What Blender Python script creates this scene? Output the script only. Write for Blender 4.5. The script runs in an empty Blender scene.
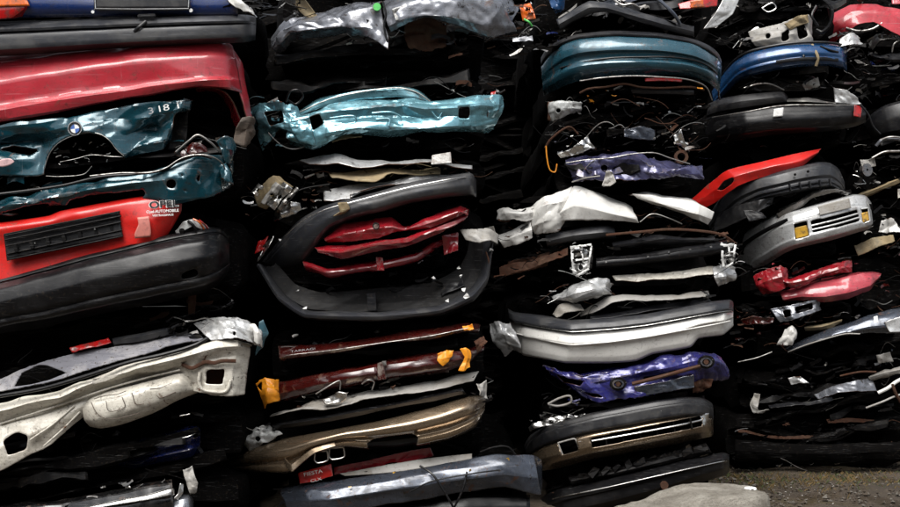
import bpy, bmesh, math, random
import numpy as np
from mathutils import Matrix, Vector

# ------------------------------------------------------------------ camera, sky, sun, exposure
F, HZ, CAMZ = 1100.0, 300.0, 1.5          # focal length in photo pixels, horizon row, eye height
scene = bpy.context.scene
COL = scene.collection
cam_data = bpy.data.cameras.new('camera')
cam_data.sensor_width = 36.0
cam_data.lens = 36.0 * F / 900.0
cam_data.shift_y = (HZ - 253.5) / 900.0
cam_data.clip_end = 500.0
cam = bpy.data.objects.new('camera', cam_data)
cam.location = (0, 0, CAMZ)
cam.rotation_euler = (math.radians(90), 0, 0)
COL.objects.link(cam)
scene.camera = cam

SUN_EL, SUN_AZ = math.radians(58), math.radians(200)   # high, behind the photographer, a little to the left
world = bpy.data.worlds.new('World')
scene.world = world
world.use_nodes = True
wn, wl = world.node_tree.nodes, world.node_tree.links
sky = wn.new('ShaderNodeTexSky')
sky.sky_type = 'NISHITA'
sky.sun_disc = False
sky.sun_elevation = SUN_EL
sky.sun_rotation = SUN_AZ
sky.dust_density = 4.0
hsv = wn.new('ShaderNodeHueSaturation')
hsv.inputs['Saturation'].default_value = 0.35          # thin grey overcast
wl.new(sky.outputs[0], hsv.inputs['Color'])
wl.new(hsv.outputs[0], wn['Background'].inputs['Color'])
wn['Background'].inputs['Strength'].default_value = 0.05

sun_data = bpy.data.lights.new('sun', 'SUN')
sun_data.energy = 1.5
sun_data.angle = math.radians(45)
sun_data.color = (1.0, 0.975, 0.94)
sun = bpy.data.objects.new('sun', sun_data)
sd = Vector((math.sin(SUN_AZ) * math.cos(SUN_EL), math.cos(SUN_AZ) * math.cos(SUN_EL), math.sin(SUN_EL)))
sun.rotation_euler = sd.to_track_quat('Z', 'Y').to_euler()
sun.location = (0, 0, 20)
COL.objects.link(sun)

vs = scene.view_settings
vs.view_transform = 'Standard'
vs.look = 'None'
vs.exposure = 1.65
vs.gamma = 1.0
vs.use_curve_mapping = False

# ------------------------------------------------------------------ materials
MATS = {}
def new_mat(key):
    m = bpy.data.materials.new(key)
    m.use_nodes = True
    MATS[key] = m
    nt = m.node_tree
    return m, nt.nodes, nt.links, nt.nodes['Principled BSDF']

def noise(n, l, co, scale, detail=6, rough=0.6, dist=0.0, stretch=None):
    t = n.new('ShaderNodeTexNoise')
    t.inputs['Scale'].default_value = scale
    t.inputs['Detail'].default_value = detail
    t.inputs['Roughness'].default_value = rough
    t.inputs['Distortion'].default_value = dist
    if stretch:
        mp = n.new('ShaderNodeMapping')
        mp.inputs['Scale'].default_value = stretch[:3]
        if len(stretch) > 3: mp.inputs['Rotation'].default_value = (0, stretch[3], 0.3)
        l.new(co, mp.inputs['Vector']); co = mp.outputs[0]
    l.new(co, t.inputs['Vector'])
    return t.outputs['Fac']

def ramp(n, l, fac, lo, hi, a=0.0, b=1.0):
    r = n.new('ShaderNodeMapRange')
    r.clamp = True
    for i, v in enumerate((lo, hi, a, b)): r.inputs[i + 1].default_value = v
    l.new(fac, r.inputs[0])
    return r.outputs[0]

def mixc(n, l, fac, a, b):
    x = n.new('ShaderNodeMix'); x.data_type = 'RGBA'
    for sock, v in ((x.inputs['Factor'], fac), (x.inputs[6], a), (x.inputs[7], b)):
        if hasattr(v, 'is_linked'): l.new(v, sock)
        elif isinstance(v, (int, float)): sock.default_value = v
        else: sock.default_value = (*v, 1)
    return x.outputs[2]

def mixf(n, l, fac, a, b):
    x = n.new('ShaderNodeMix'); x.data_type = 'FLOAT'
    for sock, v in ((x.inputs[0], fac), (x.inputs[2], a), (x.inputs[3], b)):
        if hasattr(v, 'is_linked'): l.new(v, sock)
        else: sock.default_value = v
    return x.outputs[0]

def bump(n, l, b, h, strength, dist, prev=None):
    x = n.new('ShaderNodeBump')
    x.inputs['Strength'].default_value = strength
    x.inputs['Distance'].default_value = dist
    l.new(h, x.inputs['Height'])
    if prev is not None: l.new(prev, x.inputs['Normal'])
    l.new(x.outputs[0], b.inputs['Normal'])
    return x.outputs[0]

def paint(key, color, rough=0.28, metal=0.0, dirt=0.45, coat=0.7, rust=0.12, scratch=0.35, grime=None):
    grime = grime or tuple(0.22 * c + 0.007 * k for c, k in zip(color, (1.0, 0.85, 0.7)))
    m, n, l, b = new_mat(key)
    co = n.new('ShaderNodeTexCoord').outputs['Object']
    dust = ramp(n, l, noise(n, l, co, 5.5, 10, 0.68, 0.6), 0.47, 0.63, 0, dirt)
    spots = ramp(n, l, noise(n, l, co, 70, 4, 0.7), 0.57, 0.66, 0, dirt * 0.9)
    streak = ramp(n, l, noise(n, l, co, 6, 5, 0.7, 0.2, (2.2, 2.2, 14)), 0.52, 0.66, 0, dirt * 0.7)
    sc1 = ramp(n, l, noise(n, l, co, 9, 3, 0.55, 0.3, (0.16, 1.2, 22, 0.22)), 0.665, 0.70, 0, scratch * 0.8)
    sc2 = ramp(n, l, noise(n, l, co, 9, 3, 0.55, 0.3, (17, 1.2, 0.25, -0.5)), 0.69, 0.72, 0, scratch * 0.7)
    rs = ramp(n, l, noise(n, l, co, 9, 9, 0.72, 1.0), 0.60, 0.66, 0, min(1.0, rust * 4.5))
    tone = noise(n, l, co, 2.3, 3)
    lo = tuple(c * 0.82 for c in color)
    c = mixc(n, l, tone, lo, color)
    c = mixc(n, l, dust, c, grime)
    c = mixc(n, l, streak, c, grime)
    c = mixc(n, l, spots, c, (0.02, 0.018, 0.015))
    blot = ramp(n, l, noise(n, l, co, 27, 7, 0.75, 0.5), 0.575, 0.64, 0, min(0.9, dirt * 1.7))
    c = mixc(n, l, blot, c, (0.028, 0.020, 0.014))
    pale = tuple(min(0.75, 0.35 + 0.5 * v) for v in color)
    c = mixc(n, l, sc1, c, pale)
    c = mixc(n, l, sc2, c, pale)
    c = mixc(n, l, rs, c, (0.10, 0.042, 0.018))
    pt = n.new('ShaderNodeNewGeometry').outputs['Pointiness']
    wear = n.new('ShaderNodeMath'); wear.operation = 'MULTIPLY'
    l.new(ramp(n, l, pt, 0.535, 0.64, 0, 0.75), wear.inputs[0]); l.new(ramp(n, l, noise(n, l, co, 22, 5, 0.7), 0.42, 0.58), wear.inputs[1])
    chip = mixc(n, l, noise(n, l, co, 6, 2), (0.11, 0.05, 0.025), (0.42, 0.40, 0.37))
    c = mixc(n, l, wear.outputs[0], c, chip)
    l.new(c, b.inputs['Base Color'])
    r = mixf(n, l, dust, rough, 0.85)
    r = mixf(n, l, streak, r, 0.8)
    r = mixf(n, l, rs, r, 0.9)
    l.new(r, b.inputs['Roughness'])
    b.inputs['Metallic'].default_value = metal
    cw = mixf(n, l, dust, coat, 0.05)
    l.new(cw, b.inputs['Coat Weight'])
    b.inputs['Coat Roughness'].default_value = 0.09
    p = bump(n, l, b, noise(n, l, co, 13, 3, 0.5), 0.16, 0.008)
    p = bump(n, l, b, noise(n, l, co, 120, 5, 0.7), 0.25, 0.0012, p)
    bump(n, l, b, sc1, 0.4, -0.002, p)
    return m

def plastic(key, color, rough=0.45, dirt=0.4, spec=0.5, pale=(0.10, 0.098, 0.09)):
    m, n, l, b = new_mat(key)
    co = n.new('ShaderNodeTexCoord').outputs['Object']
    dust = ramp(n, l, noise(n, l, co, 4, 10, 0.7, 0.5), 0.46, 0.62, 0, dirt)
    streak = ramp(n, l, noise(n, l, co, 5, 6, 0.7, 0.2, (1.6, 1.6, 18)), 0.55, 0.8, 0, dirt)
    sc = ramp(n, l, noise(n, l, co, 8, 3, 0.55, 0.4, (0.8, 3, 30, 0.2)), 0.635, 0.66, 0, 0.55)
    spots = ramp(n, l, noise(n, l, co, 60, 3, 0.6), 0.60, 0.68, 0, dirt)
    c = mixc(n, l, dust, color, pale)
    c = mixc(n, l, streak, c, tuple(v * 0.45 for v in color))
    c = mixc(n, l, sc, c, tuple(min(0.5, v * 2.2 + 0.06) for v in color))
    c = mixc(n, l, spots, c, (0.06, 0.045, 0.03))
    l.new(c, b.inputs['Base Color'])
    l.new(mixf(n, l, dust, rough, 0.9), b.inputs['Roughness'])
    b.inputs['Specular IOR Level'].default_value = spec
    p = bump(n, l, b, noise(n, l, co, 9, 3), 0.12, 0.008)
    bump(n, l, b, noise(n, l, co, 260, 3), 0.25, 0.0008, p)
    return m

def metal(key, color, rough=0.35, rust=0.5):
    m, n, l, b = new_mat(key)
    co = n.new('ShaderNodeTexCoord').outputs['Object']
    rs = ramp(n, l, noise(n, l, co, 10, 10, 0.72, 0.8), 0.62 - 0.22 * rust, 0.82 - 0.2 * rust, 0, 1)
    gr = ramp(n, l, noise(n, l, co, 24, 8, 0.7), 0.4, 0.7, 0, 0.7)
    rc = mixc(n, l, noise(n, l, co, 45, 6), (0.014, 0.005, 0.003), (0.10, 0.031, 0.009))
    c = mixc(n, l, gr, color, tuple(v * 0.25 for v in color))
    c = mixc(n, l, rs, c, rc)
    l.new(c, b.inputs['Base Color'])
    l.new(mixf(n, l, rs, 1.0, 0.0), b.inputs['Metallic'])
    l.new(mixf(n, l, rs, mixf(n, l, gr, rough, 0.6), 0.92), b.inputs['Roughness'])
    p = bump(n, l, b, noise(n, l, co, 18, 5), 0.3, 0.008)
    bump(n, l, b, noise(n, l, co, 150, 4), 0.3, 0.0015, p)
    return m

def lens(key, color, rough=0.12):
    m, n, l, b = new_mat(key)
    co = n.new('ShaderNodeTexCoord').outputs['Object']
    g = ramp(n, l, noise(n, l, co, 18, 8, 0.7), 0.47, 0.62, 0, 0.8)
    c = mixc(n, l, g, color, (0.03, 0.022, 0.015))
    l.new(c, b.inputs['Base Color'])
    l.new(mixf(n, l, g, rough, 0.7), b.inputs['Roughness'])
    b.inputs['Coat Weight'].default_value = 0.6
    w = n.new('ShaderNodeTexWave'); w.inputs['Scale'].default_value = 40
    l.new(co, w.inputs['Vector'])
    bump(n, l, b, w.outputs['Fac'], 0.35, 0.003)
    return m

def flat(key, color, rough=0.5):
    m, n, l, b = new_mat(key)
    co = n.new('ShaderNodeTexCoord').outputs['Object']
    g = ramp(n, l, noise(n, l, co, 30, 6, 0.7), 0.5, 0.64, 0, 0.55)
    l.new(mixc(n, l, g, color, tuple(v * 0.4 + 0.01 for v in color)), b.inputs['Base Color'])
    b.inputs['Roughness'].default_value = rough
    return m

paint('red_paint', (0.45, 0.026, 0.040), 0.33, dirt=0.3, scratch=0.6, coat=0.9)
paint('bright_red_paint', (0.62, 0.014, 0.010), 0.35, dirt=0.2, coat=0.4, scratch=0.15)
paint('dark_red_paint', (0.30, 0.010, 0.018), 0.22, dirt=0.35)
paint('faded_red_paint', (0.46, 0.05, 0.07), 0.35, dirt=0.45, scratch=0.7)
paint('maroon_paint', (0.048, 0.0045, 0.0035), 0.16, dirt=0.35, rust=0.14, scratch=0.12)
paint('teal_paint', (0.008, 0.062, 0.086), 0.13, metal=0.35, dirt=0.35)
paint('turquoise_paint', (0.17, 0.39, 0.46), 0.16, metal=0.5, dirt=0.35)
paint('petrol_paint', (0.022, 0.085, 0.12), 0.2, metal=0.3, dirt=0.4)
paint('deep_blue_paint', (0.010, 0.030, 0.13), 0.22, dirt=0.3, scratch=.2)
paint('blue_paint', (0.013, 0.065, 0.18), 0.2, metal=0.3, dirt=0.35)
paint('navy_paint', (0.005, 0.012, 0.075), 0.2, dirt=0.3, scratch=.15)
paint('indigo_paint', (0.075, 0.075, 0.17), 0.25, metal=0.3, dirt=0.45)
paint('violet_paint', (0.030, 0.030, 0.19), 0.22, metal=0.25, dirt=0.6)
paint('cream_paint', (0.66, 0.63, 0.55), 0.4, dirt=0.46, coat=0.3, rust=0.22, scratch=0.2, grime=(0.14, 0.11, 0.075))
paint('white_paint', (0.82, 0.81, 0.77), 0.35, dirt=0.15, coat=0.4, rust=0.10, grime=(0.17, 0.14, 0.10))
paint('silver_paint', (0.60, 0.61, 0.61), 0.28, metal=0.35, dirt=0.4, rust=0.1, grime=(0.10, 0.085, 0.065))
paint('grey_paint', (0.19, 0.20, 0.225), 0.25, metal=0.55, dirt=0.5)
paint('slate_paint', (0.075, 0.088, 0.115), 0.17, metal=0.5, dirt=0.55, rust=0.2)
paint('bronze_paint', (0.30, 0.225, 0.15), 0.24, metal=0.85, dirt=0.16, rust=0.02, scratch=.2)
paint('black_paint', (0.005, 0.005, 0.0055), 0.2, dirt=0.25, scratch=.15)
plastic('black_plastic', (0.004, 0.004, 0.0047), 0.3, 0.25, 0.30, pale=(0.02, 0.02, 0.02))
plastic('dark_plastic', (0.009, 0.0093, 0.011), 0.32, 0.35, 0.36, pale=(0.05, 0.048, 0.045))
plastic('grey_plastic', (0.024, 0.0255, 0.030), 0.33, 0.4, 0.42, pale=(0.075, 0.072, 0.066))
plastic('pale_plastic', (0.30, 0.29, 0.27), 0.5, 0.45, pale=(0.16, 0.13, 0.09))
plastic('orange_plastic', (0.75, 0.27, 0.012), 0.45, 0.35, pale=(0.35, 0.12, 0.02))
plastic('blue_plastic', (0.06, 0.16, 0.21), 0.4, 0.4)
plastic('brown_fibre', (0.10, 0.078, 0.062), 0.8, 0.5, 0.2)
plastic('tan_fibre', (0.26, 0.20, 0.115), 0.8, 0.5, 0.2)
plastic('grey_felt', (0.17, 0.17, 0.19), 0.9, 0.9, 0.1, pale=(0.34, 0.33, 0.33))
metal('rusty_steel', (0.10, 0.06, 0.04), 0.6, 1.25)
metal('dirty_steel', (0.40, 0.39, 0.37), 0.38, 0.45)
metal('bright_metal', (0.82, 0.81, 0.78), 0.22, 0.05)
lens('red_lens', (0.42, 0.012, 0.012)); lens('orange_lens', (0.70, 0.13, 0.012))
lens('amber_lens', (0.62, 0.36, 0.05)); lens('clear_lens', (0.42, 0.43, 0.42))
flat('white_print', (0.78, 0.78, 0.76)); flat('black_print', (0.012, 0.012, 0.014)); flat('blue_print', (0.05, 0.13, 0.42))
flat('sticker', (0.48, 0.16, 0.13)); flat('grey_print', (0.35, 0.35, 0.36)); flat('green_plastic', (0.10, 0.55, 0.12)); flat('oval_sticker', (0.52, 0.34, 0.34))
plastic('oily_shade_dark', (0.0025, 0.0023, 0.0023), 0.9, 0.2, 0.04, pale=(0.006, 0.005, 0.004))  # dirty oily junk; shade of the gaps is also put into this near-black
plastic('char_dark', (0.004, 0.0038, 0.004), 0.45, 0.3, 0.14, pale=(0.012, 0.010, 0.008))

# ------------------------------------------------------------------ geometry helpers
def P(px, py, Y):
    return Vector(((px - 450.0) * Y / F, Y, CAMZ + (HZ - py) * Y / F))

def vnoise(S, T, seed):
    rg = np.random.RandomState(seed)
    tab = rg.rand(64, 64)
    i, j = np.floor(S).astype(int), np.floor(T).astype(int)
    f, g = S - i, T - j
    f, g = f * f * (3 - 2 * f), g * g * (3 - 2 * g)
    a = tab[i % 64, j % 64]; b = tab[(i + 1) % 64, j % 64]; c = tab[i % 64, (j + 1) % 64]; d = tab[(i + 1) % 64, (j + 1) % 64]
    return (a * (1 - f) + b * f) * (1 - g) + (c * (1 - f) + d * f) * g - 0.5

def creases(S, T, seed, K, kinks=True):
    """faceted, crumpled-sheet relief of unit spread: a sum of short tent folds"""
    rg = np.random.RandomState(seed)
    w1 = vnoise(S * 4 + 7, T * 4, seed + 1) * 0.035; w2 = vnoise(S * 4, T * 4 + 9, seed + 2) * 0.035
    S2, T2 = S + w1, T + w2
    h = np.zeros_like(S)
    s0, s1, t0, t1 = S.min(), S.max(), T.min(), T.max()
    for k in range(K):
        th = rg.uniform(0, math.pi)
        cs, ct = rg.uniform(s0, s1), rg.uniform(t0, t1)
        x = (S2 - cs) * math.cos(th) + (T2 - ct) * math.sin(th)
        w = rg.uniform(0.03, 0.16)
        h += rg.uniform(-1, 1) * np.minimum(np.abs(x), w) / 0.1
    h += vnoise(S * 5, T * 5, seed + 3) * 0.3
    h -= h.mean()
    h /= (h.std() + 1e-6)
    g = np.zeros_like(S)                        # short sharp kinks on top of the big folds
    for k in range(K * 2 if kinks else 0):
        th = rg.uniform(0, math.pi)
        cs, ct, r = rg.uniform(s0, s1), rg.uniform(t0, t1), rg.uniform(0.08, 0.35)
        a, b = S2 - cs, T2 - ct
        x = a * math.cos(th) + b * math.sin(th); y = -a * math.sin(th) + b * math.cos(th)
        fade = np.clip(1 - np.abs(y / r), 0, 1)
        w = rg.uniform(0.014, 0.04)
        g += rg.choice((-1, 1)) * np.maximum(0, 1 - np.abs(x) / w) * fade * w * 14
    return h * 1.3 + g * 1.1

def curve(pts, n, smooth, L=None):
    pts = np.asarray(pts, float)
    k = len(pts)
    if k == 1: return np.repeat(pts, n, 0)
    if L is None:
        seg = np.linalg.norm(np.diff(pts, axis=0), axis=1) + 1e-6
        L = np.concatenate([[0], np.cumsum(seg)])
    L = L / L[-1]
    t = np.linspace(0, 1, n)
    i = np.clip(np.searchsorted(L, t, 'right') - 1, 0, k - 2)
    h = (L[i + 1] - L[i])[:, None]
    f = ((t - L[i]) / h[:, 0])[:, None]
    lin = pts[i] * (1 - f) + pts[i + 1] * f
    if smooth <= 0: return lin
    m = np.zeros_like(pts)
    m[1:-1] = (pts[2:] - pts[:-2]) / (L[2:] - L[:-2])[:, None]
    m[0] = (pts[1] - pts[0]) / (L[1] - L[0]); m[-1] = (pts[-1] - pts[-2]) / (L[-1] - L[-2])
    f2, f3 = f * f, f * f * f
    her = (2 * f3 - 3 * f2 + 1) * pts[i] + (f3 - 2 * f2 + f) * h * m[i] + (-2 * f3 + 3 * f2) * pts[i + 1] + (f3 - f2) * h * m[i + 1]
    return lin * (1 - smooth) + her * smooth

def inside(px, py, poly):
    r = np.zeros(px.shape, bool)
    n = len(poly)
    for i in range(n):
        x1, y1 = poly[i]; x2, y2 = poly[(i + 1) % n]
        c = ((y1 > py) != (y2 > py))
        with np.errstate(divide='ignore', invalid='ignore'):
            r ^= c & (px < (x2 - x1) * (py - y1) / (y2 - y1 + 1e-9) + x1)
    return r

def disc(cx, cy, rx, ry=None, k=14):
    ry = ry or rx
    return [(cx + rx * math.cos(2 * math.pi * i / k), cy + ry * math.sin(2 * math.pi * i / k)) for i in range(k)]

def link(name, me, mats, parent, kind=None):
    for mt in ([mats] if isinstance(mats, str) else mats): me.materials.append(MATS[mt])
    o = bpy.data.objects.new(name, me)
    COL.objects.link(o)
    if parent is not None: o.parent = parent
    if kind: o['kind'] = kind
    return o

def mesh_from(name, V, Fc, smooth=True, sharp=38):
    me = bpy.data.meshes.new(name)
    me.from_pydata([tuple(v) for v in V], [], [tuple(f) for f in Fc])
    me.update()
    if smooth:
        me.polygons.foreach_set('use_smooth', [True] * len(me.polygons))
        me.set_sharp_from_angle(angle=math.radians(sharp))
    return me

SEED = [11]
def nseed():
    SEED[0] += 7
    return SEED[0]

DARK = ('char_dark', 'oily_shade_dark', 'black_plastic')
class Car:
    """one crushed car: an Empty at the base of its hull that parents every part"""
    def __init__(self, label, group, Y, x0, x1, top, bottom, recess=0.28, length=3.6, hull='oily_shade_dark', yaw=0.0, name='crushed_car'):
        self.Y = Y
        self.seed = nseed()
        b = P((x0 + x1) / 2, bottom, Y)
        b.y += recess + length / 2
        self.root = bpy.data.objects.new(name, None)
        self.root.empty_display_size = 0.2
        self.root.location = b
        self.loc = np.array(b)
        self.root['label'] = label; self.root['category'] = 'car'; self.root['group'] = group
        COL.objects.link(self.root)
        self.box = (x0, x1, top, bottom)
        self.hull(x0, x1, top, bottom, recess, length, hull)

    def w(self, p):                       # photo pixel + depth in cm from the pile's face -> metres
        Y = self.Y + (p[2] if len(p) > 2 else 0.0) / 100.0
        return ((p[0] - 450.0) * Y / F, Y, CAMZ + (HZ - p[1]) * Y / F)

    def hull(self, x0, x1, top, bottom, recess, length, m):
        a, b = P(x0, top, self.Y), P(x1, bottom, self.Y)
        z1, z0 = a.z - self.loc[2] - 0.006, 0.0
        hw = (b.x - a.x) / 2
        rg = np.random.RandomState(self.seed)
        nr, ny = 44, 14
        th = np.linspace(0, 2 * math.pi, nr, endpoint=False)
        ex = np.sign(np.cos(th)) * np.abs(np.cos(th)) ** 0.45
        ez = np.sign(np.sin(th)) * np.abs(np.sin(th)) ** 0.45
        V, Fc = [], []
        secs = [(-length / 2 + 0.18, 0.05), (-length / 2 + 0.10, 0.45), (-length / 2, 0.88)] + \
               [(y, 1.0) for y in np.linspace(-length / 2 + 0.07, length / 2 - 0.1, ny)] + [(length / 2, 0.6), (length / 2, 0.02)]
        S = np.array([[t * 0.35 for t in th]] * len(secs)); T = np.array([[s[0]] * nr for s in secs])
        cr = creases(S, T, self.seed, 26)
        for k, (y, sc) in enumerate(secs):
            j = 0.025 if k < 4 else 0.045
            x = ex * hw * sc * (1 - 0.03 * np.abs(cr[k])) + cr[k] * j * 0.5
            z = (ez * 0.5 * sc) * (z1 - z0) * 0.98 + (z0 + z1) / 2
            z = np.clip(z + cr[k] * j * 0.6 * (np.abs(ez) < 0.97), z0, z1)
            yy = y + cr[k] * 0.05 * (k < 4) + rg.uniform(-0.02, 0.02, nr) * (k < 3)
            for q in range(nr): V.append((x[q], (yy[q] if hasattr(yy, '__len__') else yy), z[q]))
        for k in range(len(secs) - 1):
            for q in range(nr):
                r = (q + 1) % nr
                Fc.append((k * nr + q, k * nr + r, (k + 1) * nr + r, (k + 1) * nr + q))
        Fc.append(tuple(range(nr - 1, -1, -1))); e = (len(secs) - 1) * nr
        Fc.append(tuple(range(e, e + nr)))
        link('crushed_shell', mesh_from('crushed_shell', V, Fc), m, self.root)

    def panel(self, name, m, rows, nu=90, nv=26, crush=0.0, K=14, su=0.7, sv=0.3, thick=0.6, holes=(), parent=None, label=None, seed=None, wave=0.0, kind=None):
        """a sheet through rows of (px, py, depth_cm) points, crumpled by `crush` cm"""
        seed = seed or nseed()
        if crush > 0.6: su, sv = min(su, 0.35), min(sv, 0.10)
        R = [np.array([self.w(p) for p in r]) for r in rows]
        ks = set(len(r) for r in R)
        L = None
        if len(ks) == 1 and len(R[0]) > 1:
            L = np.concatenate([[0], np.cumsum(np.mean([np.linalg.norm(np.diff(r, axis=0), axis=1) + 1e-5 for r in R], 0))])
        G = np.array([curve(r, nu, su, L) for r in R])
        seg = np.linalg.norm(np.diff(G, axis=0), axis=2).mean(1) + 1e-5
        Lv = np.concatenate([[0], np.cumsum(seg)])
        G = np.stack([curve(G[:, i], nv, sv, Lv) for i in range(nu)], 1)      # nv x nu x 3
        du = np.gradient(G, axis=1); dv = np.gradient(G, axis=0)
        N = np.cross(du, dv); N /= np.linalg.norm(N, axis=2, keepdims=True) + 1e-9
        S = np.cumsum(np.linalg.norm(du, axis=2), 1); T = np.cumsum(np.linalg.norm(dv, axis=2), 0)
        if crush:
            G = G + N * (creases(S, T, seed, K, crush > 0.5) * crush / 100.0 * 0.55)[..., None]
        if crush and not holes == 'no':         # torn, uneven rims
            j = min(1.2, crush * 0.5) / 100.0
            e0 = vnoise(S[0] * 40, S[0] * 3, seed + 21) * j + vnoise(S[0] * 110, S[0] * 5, seed + 22) * j
            e1 = vnoise(S[-1] * 40, S[-1] * 3, seed + 23) * j + vnoise(S[-1] * 110, S[-1] * 5, seed + 24) * j
            tn = dv / (np.linalg.norm(dv, axis=2, keepdims=True) + 1e-9)
            G[0] += tn[0] * e0[:, None]; G[-1] += tn[-1] * e1[:, None]
        w_ = wave + 0.25
        for ax in range(3):
            G[..., ax] += vnoise(S * 9 + ax * 5.1, T * 9, seed + 5 + ax) * w_ / 100.0
        px = 450 + G[..., 0] * F / G[..., 1]; py = HZ - (G[..., 2] - CAMZ) * F / G[..., 1]
        keep = np.ones((nv - 1, nu - 1), bool)
        for poly in holes:
            cx = (px[:-1, :-1] + px[1:, :-1] + px[:-1, 1:] + px[1:, 1:]) / 4; cy = (py[:-1, :-1] + py[1:, :-1] + py[:-1, 1:] + py[1:, 1:]) / 4
            keep &= ~inside(cx, cy, poly)
        V = (G - self.loc).reshape(-1, 3)
        idx = np.arange(nv * nu).reshape(nv, nu)
        q = np.stack([idx[:-1, :-1], idx[:-1, 1:], idx[1:, 1:], idx[1:, :-1]], -1)[keep]
        used = np.unique(q); mp = -np.ones(nv * nu, int); mp[used] = np.arange(len(used))
        if holes:                               # round off the stair-steps left by cutting the grid
            E = {}
            for f in q:
                for a, b in ((f[0], f[1]), (f[1], f[2]), (f[2], f[3]), (f[3], f[0])):
                    e = (min(a, b), max(a, b)); E[e] = E.get(e, 0) + 1
            nb = {}
            for (a, b), k in E.items():
                if k == 1: nb.setdefault(a, []).append(b); nb.setdefault(b, []).append(a)
            rim = [a for a in nb if 0 < a // nu < nv - 1 and 0 < a % nu < nu - 1 and len(nb[a]) == 2]
            for _ in range(4):
                new = {a: V[a] * 0.34 + (V[nb[a][0]] + V[nb[a][1]]) * 0.33 for a in rim}
                for a in rim: V[a] = new[a]
        me = mesh_from(name, V[used], mp[q], sharp=20 if crush > 0.6 else 36)
        o = link(name, me, m, parent or self.root, kind)
        if parent: o.matrix_parent_inverse = Matrix.Identity(4)
        if label: o['label'] = label
        md = o.modifiers.new('thickness', 'SOLIDIFY'); md.thickness = thick / 100.0; md.offset = 0.0
        if crush >= 0.3 and m.endswith('_paint'):           # bare rusted cut edge round a torn painted sheet
            me.materials.append(MATS['rusty_steel']); md.material_offset_rim = 1; md.thickness = max(thick, 0.8) / 100.0
        return o

    def loft(self, name, m, top, bot, prof=((0, 10), (0.08, 1), (0.45, -3), (0.85, -1), (1, 8)), **kw):
        """a bumper-like shell: profile (t, depth_cm) run between a top and a bottom edge line"""
        n = max(len(top), len(bot))
        def fix(e):
            e = np.array([(p[0], p[1], p[2] if len(p) > 2 else 0.0) for p in e], float)
            return e if len(e) == n else curve(e, n, 0.5)
        a, b = fix(top), fix(bot)
        rows = []
        for t, d in prof:
            r = a * (1 - t) + b * t
            r[:, 2] += d
            rows.append([tuple(x) for x in r])
        return self.panel(name, m, rows, **kw)

    def tube(self, name, m, pts, r=0.6, flatten=1.0, n=None, smooth=1.0, parent=None, closed=False, k=8, label=None, taper=0.0):
        """a bar, wire or trim strip along (px, py, depth_cm); r in cm"""
        W = np.array([self.w(p) for p in pts])
        if closed: W = np.vstack([W, W[:1]])
        n = n or max(8, len(pts) * 6)
        C = curve(W, n, smooth)
        Tn = np.gradient(C, axis=0); Tn /= np.linalg.norm(Tn, axis=1, keepdims=True) + 1e-9
        up = np.array([0, 1.0, 0])
        A = np.cross(Tn, up); A /= np.linalg.norm(A, axis=1, keepdims=True) + 1e-6
        B = np.cross(A, Tn)
        V, Fc = [], []
        for i in range(n):
            rr = r / 100.0 * (1 - taper * i / (n - 1))
            for j in range(k):
                t = 2 * math.pi * j / k
                V.append(C[i] + A[i] * math.cos(t) * rr + B[i] * math.sin(t) * rr * flatten - self.loc)
        for i in range(n - 1):
            for j in range(k):
                q = (j + 1) % k
                Fc.append((i * k + j, i * k + q, (i + 1) * k + q, (i + 1) * k + j))
        Fc.append(tuple(range(k - 1, -1, -1))); Fc.append(tuple(range((n - 1) * k, n * k)))
        o = link(name, mesh_from(name, V, Fc), m, parent or self.root)
        if label: o['label'] = label
        return o

    def box_(self, name, m, c, size, roll=0.0, yaw=0.0, pitch=0.0, bev=0.25, parent=None, label=None, jit=0.0):
        """a bevelled block, size (w, h, depth) in cm, centred on (px, py, depth_cm)"""
        bm = bmesh.new()
        bmesh.ops.create_cube(bm, size=1.0)
        for v in bm.verts: v.co = Vector((v.co.x * size[0], v.co.z * 0 + v.co.y * size[2], v.co.z * size[1])) / 100.0
        if jit:
            rg = random.Random(nseed())
            for v in bm.verts: v.co += Vector([rg.uniform(-jit, jit) / 100 for _ in range(3)])
        if bev: bmesh.ops.bevel(bm, geom=bm.edges[:], offset=bev / 100.0, segments=2, affect='EDGES')
        M = Matrix.Rotation(math.radians(-roll), 4, 'Y') @ Matrix.Rotation(math.radians(yaw), 4, 'Z') @ Matrix.Rotation(math.radians(pitch), 4, 'X')
        M = Matrix.Translation(Vector(self.w(c)) - Vector(self.loc)) @ M
        bm.transform(M)
        me = bpy.data.meshes.new(name); bm.to_mesh(me); bm.free()
        o = link(name, me, m, parent or self.root)
        if label: o['label'] = label
        return o

    def round_(self, name, m, c, r, depth=1.5, seg=24, parent=None, ring=0.0, roll=0.0, sy=1.0, yaw=0.0, label=None, wedge=None):
        """a disc, ring or pie slice facing the camera side; r and depth in cm"""
        V, Fc = [], []
        a0, a1 = wedge or (0, 360)
        full = wedge is None
        N = seg if full else seg // 3 + 1
        ang = [math.radians(a0 + (a1 - a0) * i / (N if full else N - 1)) for i in range(N)]
        ri = r * ring
        for d in (-depth / 2, depth / 2):
            for t in ang: V.append((r * math.cos(t) / 100, d / 100, r * sy * math.sin(t) / 100))
            for t in ang: V.append((ri * math.cos(t) / 100, d / 100, ri * sy * math.sin(t) / 100))
        rng = range(N) if full else range(N - 1)
        for i in rng:
            j = (i + 1) % N
            Fc += [(i, j, N + j, N + i), (2 * N + j, 2 * N + i, 3 * N + i, 3 * N + j), (j, i, 2 * N + i, 2 * N + j), (N + i, N + j, 3 * N + j, 3 * N + i)]
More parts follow.
